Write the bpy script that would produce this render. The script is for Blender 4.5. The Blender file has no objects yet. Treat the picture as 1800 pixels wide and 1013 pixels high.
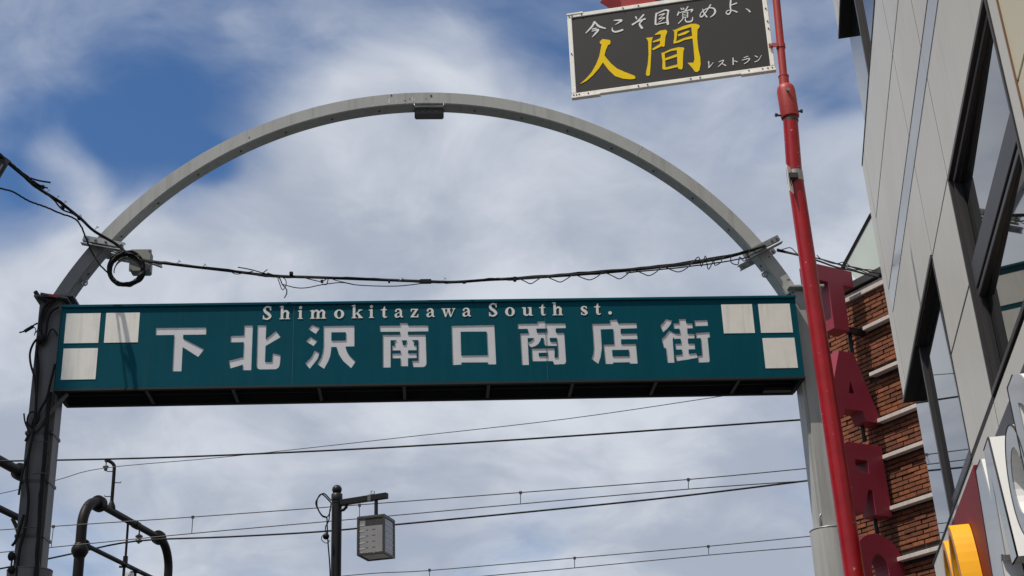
import bpy, bmesh, math, random
from mathutils import Vector, Matrix
from mathutils.geometry import delaunay_2d_cdt
random.seed(7)
SC = bpy.context.scene
COL = SC.collection

# tuning values for light and sky
SUN_E = 4.0
EXPO = 0.
SKY_OFF = (.1, 1.1, 0)
SKY_EDGE = (.24, .74)
CLOUD_DARK = (3.9, 4.4, 5.4, 1); CLOUD_LIGHT = (6.6, 7.0, 7.7, 1)
SKY_TINT = (.56, .80, 1.04, 1)
SKY_BANKS = [   # direction (photo position), radius, how much cloud it adds or clears
    (300, 60, 580, -.21), (330, 215, 200, -.15), (590, 60, 220, -.12), (120, 40, 260, -.04), (40, 390, 130, -.22), (380, 302, 60, -.16), (60, 230, 160, -.04),
    (1150, 50, 500, -.23), (1480, 150, 140, -.08), (960, 800, 130, -.14), (1390, 900, 120, -.12), (130, 930, 170, -.10), (930, 410, 120, -.08), (600, 760, 120, -.05),
    (760, 340, 330, .18), (560, 330, 240, .18), (1180, 360, 300, .18), (200, 560, 300, .18), (900, 600, 500, .20), (300, 700, 400, .16), (1200, 700, 400, .16), (690, 190, 130, .14), (120, 310, 90, .12), (1480, 360, 160, .12),
]
SKY_OFF2 = (1.7, 2.1, 0)

# ------------------------------------------------------------------ camera
FPX, PITCH, ROLL, YAW, EYE = 2492.4, .401182, -.0393937, .067725, 1.6
_f = Vector((math.sin(YAW)*math.cos(PITCH), math.cos(YAW)*math.cos(PITCH), math.sin(PITCH)))
_r = Vector((math.cos(YAW), -math.sin(YAW), 0)); _u = _r.cross(_f)
RT = math.cos(ROLL)*_r + math.sin(ROLL)*_u
UP = -math.sin(ROLL)*_r + math.cos(ROLL)*_u
cam_d = bpy.data.cameras.new('camera'); cam = bpy.data.objects.new('camera', cam_d); COL.objects.link(cam)
cam_d.sensor_fit = 'HORIZONTAL'; cam_d.sensor_width = 36; cam_d.lens = 36*FPX/1800
cam_d.clip_start = .05; cam_d.clip_end = 6000
cam.matrix_world = Matrix(((RT.x, UP.x, -_f.x, 0), (RT.y, UP.y, -_f.y, 0), (RT.z, UP.z, -_f.z, EYE), (0, 0, 0, 1)))
SC.camera = cam

def ray(px, py):
    return _f + RT*((px-900)/FPX) - UP*((py-506.5)/FPX)
def at(px, py, Y):
    "point of the place seen at photo position (px, py) that stands Y metres down the street"
    v = ray(px, py); v = v*(Y/v.y); return Vector((v.x, v.y, v.z+EYE))
def atz(px, py, z):
    v = ray(px, py); v = v*((z-EYE)/v.z); return Vector((v.x, v.y, v.z+EYE))

# ------------------------------------------------------------------ light
SUN_D = Vector((.44, .28, -1)).normalized()
sd = bpy.data.lights.new('sun', 'SUN'); sun = bpy.data.objects.new('sun', sd); COL.objects.link(sun)
sd.energy = SUN_E; sd.angle = math.radians(.6); sd.color = (1, .93, .82)
sun.rotation_euler = SUN_D.to_track_quat('-Z', 'Y').to_euler(); sun.location = (-20, -18, 50)
SUN_EL = math.asin(-SUN_D.z); SUN_ROT = math.atan2(-SUN_D.x, -SUN_D.y)

SC.view_settings.view_transform = 'Standard'; SC.view_settings.look = 'None'
SC.view_settings.exposure = EXPO; SC.view_settings.gamma = 1; SC.view_settings.use_curve_mapping = False

# ------------------------------------------------------------------ sky
W = bpy.data.worlds.new('World'); SC.world = W; W.use_nodes = True
nt = W.node_tree; N = nt.nodes; Lk = nt.links; N.clear()
def nd(t, **k):
    n = N.new(t)
    for a, b in k.items(): setattr(n, a, b)
    return n
def mth(op, a, b=None, clamp=False):
    n = nd('ShaderNodeMath', operation=op, use_clamp=clamp)
    for i, v in enumerate((a, b)):
        if v is None: continue
        if isinstance(v, (int, float)): n.inputs[i].default_value = v
        else: Lk.new(v, n.inputs[i])
    return n.outputs[0]
def sstep(x, a, b, lo=0., hi=1.):
    n = nd('ShaderNodeMapRange', interpolation_type='SMOOTHSTEP')
    Lk.new(x, n.inputs[0])
    for i, v in enumerate((a, b, lo, hi)): n.inputs[i+1].default_value = v
    return n.outputs[0]
out = nd('ShaderNodeOutputWorld'); bg = nd('ShaderNodeBackground'); Lk.new(bg.outputs[0], out.inputs[0])
bg.inputs[1].default_value = .1
sky = nd('ShaderNodeTexSky', sky_type='NISHITA', sun_disc=False, sun_elevation=SUN_EL, sun_rotation=SUN_ROT, air_density=1., dust_density=.3, ozone_density=2.)
tc = nd('ShaderNodeTexCoord')
nrm = nd('ShaderNodeVectorMath', operation='NORMALIZE'); Lk.new(tc.outputs['Generated'], nrm.inputs[0])
sep = nd('ShaderNodeSeparateXYZ'); Lk.new(nrm.outputs[0], sep.inputs[0])
zz = mth('ADD', mth('MAXIMUM', sep.outputs[2], 0.), .42)
cmb = nd('ShaderNodeCombineXYZ'); Lk.new(mth('DIVIDE', sep.outputs[0], zz), cmb.inputs[0]); Lk.new(mth('DIVIDE', sep.outputs[1], zz), cmb.inputs[1])
def noise(scale, det, rough, off, warp=None, dist=0.):
    v = nd('ShaderNodeVectorMath', operation='ADD'); Lk.new(cmb.outputs[0], v.inputs[0]); v.inputs[1].default_value = off
    src = v.outputs[0]
    if warp is not None:
        a = nd('ShaderNodeVectorMath', operation='ADD'); Lk.new(src, a.inputs[0]); Lk.new(warp, a.inputs[1]); src = a.outputs[0]
    n = nd('ShaderNodeTexNoise'); Lk.new(src, n.inputs['Vector'])
    n.inputs['Scale'].default_value = scale; n.inputs['Detail'].default_value = det; n.inputs['Roughness'].default_value = rough; n.inputs['Distortion'].default_value = dist
    return n
wn = noise(3.0, 3, .5, (3.1, 1.7, 0))
wsc = nd('ShaderNodeVectorMath', operation='SCALE')
wsub = nd('ShaderNodeVectorMath', operation='SUBTRACT'); Lk.new(wn.outputs['Color'], wsub.inputs[0]); wsub.inputs[1].default_value = (.5, .5, .5)
Lk.new(wsub.outputs[0], wsc.inputs[0]); wsc.inputs['Scale'].default_value = .30
# stretch the cloud streets a little, roughly from lower left to upper right of the view
big = noise(2.0, 2, .45, SKY_OFF, wsc.outputs[0]).outputs[0]
fine = noise(4.6, 9, .53, SKY_OFF2, wsc.outputs[0]).outputs[0]
dens = mth('ADD', mth('MULTIPLY', big, .42), mth('MULTIPLY', fine, .87))
# the gaps and banks of this day's cloud cover, each given by its compass direction and height over the horizon
for (px, py, rad, amp) in SKY_BANKS:
    dv = ray(px, py).normalized()
    dp = nd('ShaderNodeVectorMath', operation='DOT_PRODUCT'); 
    wd = nd('ShaderNodeVectorMath', operation='MULTIPLY_ADD'); Lk.new(wsub.outputs[0], wd.inputs[0]); wd.inputs[1].default_value = (.10, .10, .10); Lk.new(nrm.outputs[0], wd.inputs[2])
    wdn = nd('ShaderNodeVectorMath', operation='NORMALIZE'); Lk.new(wd.outputs[0], wdn.inputs[0])
    Lk.new(wdn.outputs[0], dp.inputs[0]); dp.inputs[1].default_value = dv
    ang = rad/FPX
    dens = mth('ADD', dens, sstep(dp.outputs['Value'], math.cos(ang), 1., 0., amp))
cover = sstep(dens, *SKY_EDGE)
# lit tops against greyer undersides
shade = noise(4.6, 8, .55, (1.3, 8.8, 0), wsc.outputs[0]).outputs[0]
tone = sstep(shade, .34, .68)
cl = nd('ShaderNodeMix', data_type='RGBA'); Lk.new(tone, cl.inputs['Factor'])
cl.inputs['A'].default_value = CLOUD_DARK; cl.inputs['B'].default_value = CLOUD_LIGHT
tint = nd('ShaderNodeMix', data_type='RGBA', blend_type='MULTIPLY'); tint.inputs['Factor'].default_value = 1
Lk.new(sky.outputs[0], tint.inputs['A']); tint.inputs['B'].default_value = SKY_TINT
mx = nd('ShaderNodeMix', data_type='RGBA'); Lk.new(cover, mx.inputs['Factor']); Lk.new(tint.outputs['Result'], mx.inputs['A']); Lk.new(cl.outputs['Result'], mx.inputs['B'])
Lk.new(mx.outputs['Result'], bg.inputs[0])

# ------------------------------------------------------------------ materials
def mat(name, col, rough=.5, metal=0., var=.12, vscale=6., bump=0., bscale=60., streak=0., dirt=None, dirt_amt=0., spec=.5, rnd=0., coat=0., chips=None, chip_at=.70, chip_scale=34):
    m = bpy.data.materials.new(name); m.use_nodes = True
    t = m.node_tree; b = t.nodes['Principled BSDF']
    b.inputs['Roughness'].default_value = rough; b.inputs['Metallic'].default_value = metal
    b.inputs['Specular IOR Level'].default_value = spec; b.inputs['Coat Weight'].default_value = coat
    def n(ty, **k):
        x = t.nodes.new(ty)
        for a, v in k.items(): setattr(x, a, v)
        return x
    geo = n('ShaderNodeNewGeometry')
    no = n('ShaderNodeTexNoise'); no.inputs['Scale'].default_value = vscale; no.inputs['Detail'].default_value = 6; no.inputs['Roughness'].default_value = .6
    t.links.new(geo.outputs['Position'], no.inputs['Vector'])
    mr = n('ShaderNodeMapRange'); t.links.new(no.outputs[0], mr.inputs[0]); mr.inputs[1].default_value = .25; mr.inputs[2].default_value = .75
    mr.inputs[3].default_value = 1-var; mr.inputs[4].default_value = 1+var
    fac = mr.outputs[0]
    if rnd:
        oi = n('ShaderNodeObjectInfo'); m2 = n('ShaderNodeMapRange'); t.links.new(oi.outputs['Random'], m2.inputs[0]); m2.inputs[3].default_value = 1-rnd; m2.inputs[4].default_value = 1+rnd
        mm = n('ShaderNodeMath', operation='MULTIPLY'); t.links.new(fac, mm.inputs[0]); t.links.new(m2.outputs[0], mm.inputs[1]); fac = mm.outputs[0]
    mul = n('ShaderNodeVectorMath', operation='SCALE'); mul.inputs[0].default_value = col; t.links.new(fac, mul.inputs['Scale'])
    src = mul.outputs[0]
    if streak or dirt_amt:
        mp = n('ShaderNodeMapping'); mp.inputs['Scale'].default_value = (26, 26, 1.6) if streak else (5, 5, 5)
        t.links.new(geo.outputs['Position'], mp.inputs['Vector'])
        n2 = n('ShaderNodeTexNoise'); n2.inputs['Scale'].default_value = 1.; n2.inputs['Detail'].default_value = 5; t.links.new(mp.outputs[0], n2.inputs['Vector'])
        r2 = n('ShaderNodeMapRange'); t.links.new(n2.outputs[0], r2.inputs[0]); r2.inputs[1].default_value = .48; r2.inputs[2].default_value = .74; r2.inputs[3].default_value = 0; r2.inputs[4].default_value = streak or dirt_amt
        mx = n('ShaderNodeMix', data_type='RGBA'); t.links.new(r2.outputs[0], mx.inputs['Factor']); t.links.new(src, mx.inputs['A']); mx.inputs['B'].default_value = (*(dirt or (.12, .11, .10)), 1)
        src = mx.outputs['Result']
        r3 = n('ShaderNodeMapRange'); t.links.new(n2.outputs[0], r3.inputs[0]); r3.inputs[3].default_value = max(0, rough-.08); r3.inputs[4].default_value = min(1, rough+.12); t.links.new(r3.outputs[0], b.inputs['Roughness'])
    if chips:
        n4 = n('ShaderNodeTexNoise'); n4.inputs['Scale'].default_value = chip_scale; n4.inputs['Detail'].default_value = 3; t.links.new(geo.outputs['Position'], n4.inputs['Vector'])
        r4 = n('ShaderNodeMapRange'); t.links.new(n4.outputs[0], r4.inputs[0]); r4.inputs[1].default_value = chip_at; r4.inputs[2].default_value = chip_at+.02; r4.inputs[3].default_value = 0; r4.inputs[4].default_value = .8
        m4 = n('ShaderNodeMix', data_type='RGBA'); t.links.new(r4.outputs[0], m4.inputs['Factor']); t.links.new(src, m4.inputs['A']); m4.inputs['B'].default_value = (*chips, 1); src = m4.outputs['Result']
    t.links.new(src, b.inputs['Base Color'])
    if bump:
        n3 = n('ShaderNodeTexNoise'); n3.inputs['Scale'].default_value = bscale; n3.inputs['Detail'].default_value = 4; t.links.new(geo.outputs['Position'], n3.inputs['Vector'])
        bp = n('ShaderNodeBump'); bp.inputs['Strength'].default_value = bump; bp.inputs['Distance'].default_value = .004; t.links.new(n3.outputs[0], bp.inputs['Height']); t.links.new(bp.outputs[0], b.inputs['Normal'])
    return m
def glass_mat(name, ior, base=(.012, .014, .016)):
    m = mat(name, base, rough=.02, var=.2, vscale=1.2, spec=1.)
    m.node_tree.nodes['Principled BSDF'].inputs['IOR'].default_value = ior
    return m
M = dict(
 steel=mat('painted_steel', (.40, .405, .39), .45, var=.07, vscale=2.4, streak=.34, dirt=(.15, .14, .125), bump=.05),
 dark_shade_steel=mat('dark_and_shaded_steel', (.095, .094, .098), .5, var=.12, vscale=4, streak=.3, dirt=(.06, .058, .055), bump=.06),  # dark fittings; on the left pillar the dark tone stands in for shade
 galv=mat('galvanised_steel', (.33, .34, .34), .42, .7, var=.2, vscale=25),
 teal=mat('teal_paint', (.001, .066, .096), .5, spec=.07, var=.10, vscale=2.0, streak=.20, dirt=(.02, .085, .10), bump=.03),
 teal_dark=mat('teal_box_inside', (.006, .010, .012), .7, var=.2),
 acrylic=mat('opal_acrylic', (.64, .635, .665), .35, var=.05, vscale=8, streak=.10, dirt=(.35, .35, .34)),
 cream=mat('cream_vinyl', (.78, .76, .71), .5, var=.05, vscale=10, streak=.36, dirt=(.40, .37, .31)),
 lettering=mat('white_lettering', (.72, .69, .66), .45, var=.08, vscale=30, streak=.2, dirt=(.35, .32, .29)),
 cable=mat('black_cable', (.009, .009, .010), .55, var=.3, vscale=20, spec=.2),
 wire=mat('weathered_wire', (.05, .05, .055), .5, var=.2),
 boxgrey=mat('grey_plastic', (.22, .22, .20), .5, var=.08, vscale=12, streak=.15),
 red=mat('red_paint', (.30, .006, .012), .30, var=.22, vscale=11, streak=.3, dirt=(.17, .012, .012), bump=.12, bscale=30, spec=.45, chips=(.42, .26, .22), chip_at=.715),
 red_faded=mat('faded_red_paint', (.36, .030, .028), .5, chips=(.16, .07, .05), chip_at=.70, chip_scale=42, var=.12, vscale=16, bump=.12, bscale=90, streak=.2, dirt=(.3, .05, .04)),
 red_letter=mat('dark_red_lacquer', (.25, .024, .045), .45, var=.08, vscale=5, bump=.02, spec=.4),
 panel_grey=mat('charcoal_panel', (.028, .027, .027), .5, var=.06, vscale=5, spec=.3),
 frame_white=mat('weathered_white_frame', (.88, .86, .80), .5, var=.10, vscale=18, streak=.25, dirt=(.5, .43, .32), bump=.08),
 yellow=mat('yellow_lettering', (.84, .58, .003), .5, var=.05, vscale=25, spec=.15),
 chalk=mat('white_brush_lettering', (.72, .72, .71), .5, var=.06, vscale=25),
 rivet=mat('dark_rivet', (.06, .055, .05), .5, .4),
 lamp_black=mat('black_lamp_paint', (.012, .0125, .014), .45, spec=.3, var=.15),
 lamp_frame=mat('lamp_frame_grey', (.065, .063, .062), .4, .4, var=.15, vscale=20),
 lamp_pane=mat('frosted_lamp_pane', (.30, .30, .30), .25, var=.10, vscale=14, streak=.2),
 lamp_white=mat('lamp_diffuser', (.70, .70, .70), .5, var=.05),
 rust=mat('brown_gantry_paint', (.010, .007, .0065), .5, var=.25, vscale=5, streak=.3, dirt=(.012, .010, .009), spec=.18),
 porcelain=mat('insulator', (.10, .085, .08), .3, var=.1),
 cladding=mat('pale_metal_cladding', (.62, .60, .555), .40, var=.06, vscale=1.6, streak=.14, dirt=(.42, .41, .38), spec=.5),
 cladding_cream=mat('cream_cladding', (.66, .60, .45), .45, var=.04, vscale=1.5),
 strip=mat('polished_strip', (.27, .27, .275), .14, 0., var=.05, spec=.3),
 shaded_foot_steel=mat('shaded_grey_paint', (.17, .17, .17), .5, var=.15, vscale=4, streak=.3, dirt=(.08, .078, .07), bump=.05),  # arch steel darkened to carry the shade on its left foot
 lime=mat('pale_lime_stain', (.56, .56, .53), .7),
 joint=mat('dark_joint', (.018, .017, .016), .7, var=.2),
 winframe=mat('dark_window_frame', (.034, .031, .031), .42, var=.15, vscale=9),
 soffit=mat('black_soffit', (.008, .008, .009), .75, var=.2),
 glass=glass_mat('window_glass', 1.9),
 brick=mat('red_brick', (.185, .062, .027), .85, var=.38, vscale=14, bump=.5, bscale=70, rnd=.38, dirt=(.10, .05, .035), dirt_amt=.4),
 mortar=mat('dark_mortar', (.045, .035, .030), .95, var=.3, vscale=20, bump=.4),
 ledge=mat('pale_stone_ledge', (.56, .50, .46), .7, var=.1, vscale=9, streak=.2),
 roofbar=mat('dark_roof_trim', (.05, .048, .048), .5, var=.2),
 screen=mat('pale_green_screen', (.50, .56, .52), .4, var=.05, vscale=2),
 shop_red=mat('shop_red_plate', (.19, .010, .014), .55, var=.08, vscale=8, spec=.15),
 shop_yellow=mat('shop_yellow_body', (.93, .45, .003), .45, var=.05, vscale=9, streak=.1, dirt=(.6, .26, .0)),
 shop_amber=mat('amber_face', (.42, .16, .004), .3, var=.1, vscale=9),
 shop_white=mat('white_return', (.85, .85, .84), .3, var=.04, vscale=6),
 shop_face=mat('grey_gloss_face', (.34, .35, .355), .10, var=.06, vscale=4, spec=.22),
 shop_dark=mat('dark_sign_backing', (.035, .035, .038), .45, var=.15),
 asphalt=mat('asphalt', (.055, .055, .054), .9, var=.2, vscale=3, bump=.4),
 plaster=mat('grey_plaster', (.32, .30, .28), .8, var=.1, vscale=1),
)

# ------------------------------------------------------------------ mesh helpers
class MB:
    def __init__(s): s.v = []; s.f = []; s.sm = []; s.g = []; s.grp = 0
    def add(s, vs, fs, smooth=False):
        o = len(s.v); s.v += [Vector(x) for x in vs]; s.f += [tuple(i+o for i in f) for f in fs]; s.sm += [smooth]*len(fs); s.g += [s.grp]*len(fs)
    def hexa(s, c):        # 8 corners: bottom 4 then top 4
        s.add(c, [(0, 3, 2, 1), (4, 5, 6, 7), (0, 1, 5, 4), (1, 2, 6, 5), (2, 3, 7, 6), (3, 0, 4, 7)])
    def box(s, x0, x1, y0, y1, z0, z1, fr=None, bev=0.):
        s.grp += 1; g = (lambda x, y, z: Vector((x, y, z))) if fr is None else fr
        c = [g(*p) for p in ((x0, y0, z0), (x1, y0, z0), (x1, y1, z0), (x0, y1, z0), (x0, y0, z1), (x1, y0, z1), (x1, y1, z1), (x0, y1, z1))]
        s.hexa(c)
    def tube(s, pts, r, n=8, cap=True, smooth=True):
        s.grp += 1; pts = [Vector(p) for p in pts]; k = len(pts); rr = r if isinstance(r, (list, tuple)) else [r]*k
        t0 = (pts[1]-pts[0]).normalized(); a = Vector((0, 0, 1)) if abs(t0.z) < .9 else Vector((1, 0, 0))
        nx = t0.cross(a).normalized(); vs = []; fs = []
        for i, p in enumerate(pts):
            t = (pts[min(i+1, k-1)]-pts[max(i-1, 0)])
            t = t.normalized() if t.length > 1e-9 else t0
            nx = (nx-t*nx.dot(t)).normalized(); ny = t.cross(nx)
            for j in range(n):
                an = 2*math.pi*j/n; vs.append(p+(nx*math.cos(an)+ny*math.sin(an))*rr[i])
        for i in range(k-1):
            for j in range(n): fs.append((i*n+j, i*n+(j+1) % n, (i+1)*n+(j+1) % n, (i+1)*n+j))
        s.add(vs, fs, smooth)
        if cap: s.add(vs[:n], [tuple(range(n))[::-1]]); s.add(vs[-n:], [tuple(range(n))])
    def sphere(s, c, r, n=16, m=10, sq=1.):
        s.grp += 1; c = Vector(c); vs = [c+Vector((0, 0, r*sq))]; fs = []
        for i in range(1, m):
            th = math.pi*i/m
            for j in range(n): a = 2*math.pi*j/n; vs.append(c+Vector((r*math.sin(th)*math.cos(a), r*math.sin(th)*math.sin(a), r*sq*math.cos(th))))
        vs.append(c-Vector((0, 0, r*sq)))
        for j in range(n): fs.append((0, 1+j, 1+(j+1) % n)); fs.append((len(vs)-1, 1+(m-2)*n+(j+1) % n, 1+(m-2)*n+j))
        for i in range(m-2):
            for j in range(n): fs.append((1+i*n+j, 1+(i+1)*n+j, 1+(i+1)*n+(j+1) % n, 1+i*n+(j+1) % n))
        s.add(vs, fs, True)
    def glyph(s, strokes, holes, g, y0, y1, invert_rect=None, back=True):
        """union of 2D polygons minus holes (or a rectangle minus them) as a slab; g(x, depth, z) -> point"""
        polys = []
        if invert_rect: polys.append(invert_rect)
        polys += list(strokes)+list(holes); ns = len(strokes)
        vs = []; fs = []
        for p in polys:
            ar = sum(p[i][0]*p[(i+1) % len(p)][1]-p[(i+1) % len(p)][0]*p[i][1] for i in range(len(p)))
            q = list(p) if ar > 0 else list(p)[::-1]
            fs.append(list(range(len(vs), len(vs)+len(q)))); vs += [Vector(x) for x in q]
        V, E, F, _, _, OF = delaunay_2d_cdt(vs, [], fs, 0, 1e-6)
        keep = []
        for f, of in zip(F, OF):
            if invert_rect: ok = (0 in of) and len(of) == 1
            else: ok = any(i < ns for i in of) and not any(i >= ns for i in of)
            if ok:
                a, b, c = (V[i] for i in f)
                if (b-a).cross(c-a) < 0: f = f[::-1]
                keep.append(tuple(f))
        ed = {}
        for f in keep:
            for i in range(3): ed[(f[i], f[(i+1) % 3])] = 1
        fr = [g(v.x, y0, v.y) for v in V]; bk = [g(v.x, y1, v.y) for v in V]; o = len(V)
        faces = list(keep)
        if back: faces += [tuple(i+o for i in f[::-1]) for f in keep]
        for (a, b) in ed:
            if (b, a) not in ed: faces.append((b, a, a+o, b+o))
        s.add(fr+bk, faces)
    def split(s, name, m, parent, bevel=0.):
        "every tube, box or ball put in becomes a part of its own"
        r = None
        for k in sorted(set(s.g)):
            q = MB(); ids = [i for i in range(len(s.f)) if s.g[i] == k]; mp = {}
            for i in ids:
                for v in s.f[i]: mp.setdefault(v, len(mp))
            q.v = [s.v[v] for v in mp]; q.f = [tuple(mp[v] for v in s.f[i]) for i in ids]; q.sm = [s.sm[i] for i in ids]; q.g = [0]*len(ids)
            r = q.build(name, m, parent, bevel)
        return r
    def build(s, name, m, parent=None, bevel=0., seg=1):
        me = bpy.data.meshes.new(name)
        if parent is not None: org = parent.matrix_world.translation.copy() if False else WL[parent.name]
        else:
            lo = Vector([min(v[i] for v in s.v) for i in range(3)]); hi = Vector([max(v[i] for v in s.v) for i in range(3)])
            org = Vector(((lo.x+hi.x)/2, (lo.y+hi.y)/2, lo.z))
        me.from_pydata([v-org for v in s.v], [], s.f); me.update()
        for p, q in zip(me.polygons, s.sm): p.use_smooth = q
        bm = bmesh.new(); bm.from_mesh(me)
        used = {v for f in bm.faces for v in f.verts}
        bmesh.ops.delete(bm, geom=[v for v in bm.verts if v not in used], context='VERTS')
        bmesh.ops.recalc_face_normals(bm, faces=bm.faces)
        if bevel:
            eg = [e for e in bm.edges if len(e.link_faces) == 2 and e.calc_face_angle(0) > .6]
            bmesh.ops.bevel(bm, geom=eg, offset=bevel, segments=seg, affect='EDGES', clamp_overlap=True)
        bm.to_mesh(me); bm.free()
        me.materials.append(M[m] if isinstance(m, str) else m)
        o = bpy.data.objects.new(name, me); COL.objects.link(o)
        if parent is not None: o.parent = parent; WL[o.name] = org
        else: o.location = org; WL[o.name] = org
        return o
WL = {}
def thing(name, label, cat, loc, group=None):
    o = bpy.data.objects.new(name, None); COL.objects.link(o); o.location = loc; o.empty_display_size = .2
    WL[o.name] = Vector(loc); o['label'] = label; o['category'] = cat
    if group: o['group'] = group
    return o
def tag(o, label, cat, group=None):
    o['label'] = label; o['category'] = cat
    if group: o['group'] = group
    return o
def frame(o, ex, ey, ez):
    o, ex, ey, ez = Vector(o), Vector(ex), Vector(ey), Vector(ez)
    return lambda x, y, z: o+ex*x+ey*y+ez*z
def smooth(pts, k=6):
    "Catmull-Rom through points"
    pts = [Vector(p) for p in pts]; q = [pts[0]*2-pts[1]]+pts+[pts[-1]*2-pts[-2]]; r = []
    for i in range(1, len(q)-2):
        a, b, c, d = q[i-1:i+3]
        for j in range(k):
            t = j/k; r.append(.5*((2*b)+(c-a)*t+(2*a-5*b+4*c-d)*t*t+(3*b-a-3*c+d)*t**3))
    r.append(pts[-1]); return r
def brush(st, k=5):
    "stroke of changing width -> polygon"
    P = smooth([Vector((x, y, w)) for x, y, w in st], k) if len(st) > 2 else [Vector(p) for p in st]
    L, R = [], []
    for i, p in enumerate(P):
        t = (P[min(i+1, len(P)-1)]-P[max(i-1, 0)]).xy; t.normalize(); n = Vector((-t.y, t.x)); w = max(p.z, .0005)/2
        if i == 0: L.append(p.xy-t*w*.6+n*w*.5); R.append(p.xy-t*w*.6-n*w*.5)
        L.append(p.xy+n*w); R.append(p.xy-n*w)
        if i == len(P)-1: L.append(p.xy+t*w*.6+n*w*.5); R.append(p.xy+t*w*.6-n*w*.5)
    return [tuple(x) for x in L+R[::-1]]
def quads(st, k=5):
    "the same as a chain of small convex pieces, safe where the stroke turns sharply or crosses itself"
    b = brush(st, k); n = len(b)//2; L, R = b[:n], b[n:][::-1]
    return [[L[i], L[i+1], R[i+1], R[i]] for i in range(n-1)]
def ellipse(cx, cy, rx, ry, n=20): return [(cx+rx*math.cos(2*math.pi*i/n), cy+ry*math.sin(2*math.pi*i/n)) for i in range(n)]
def bolt(mb, p, d, r, h, n=6):
    p = Vector(p); d = Vector(d).normalized(); mb.tube([p, p+d*h], r, n, smooth=False)
def wob(pts, amp, seed):
    rd = random.Random(seed); return [Vector(p)+Vector((rd.uniform(-1, 1), rd.uniform(-1, 1), rd.uniform(-1, 1)))*amp for p in pts]

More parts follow.
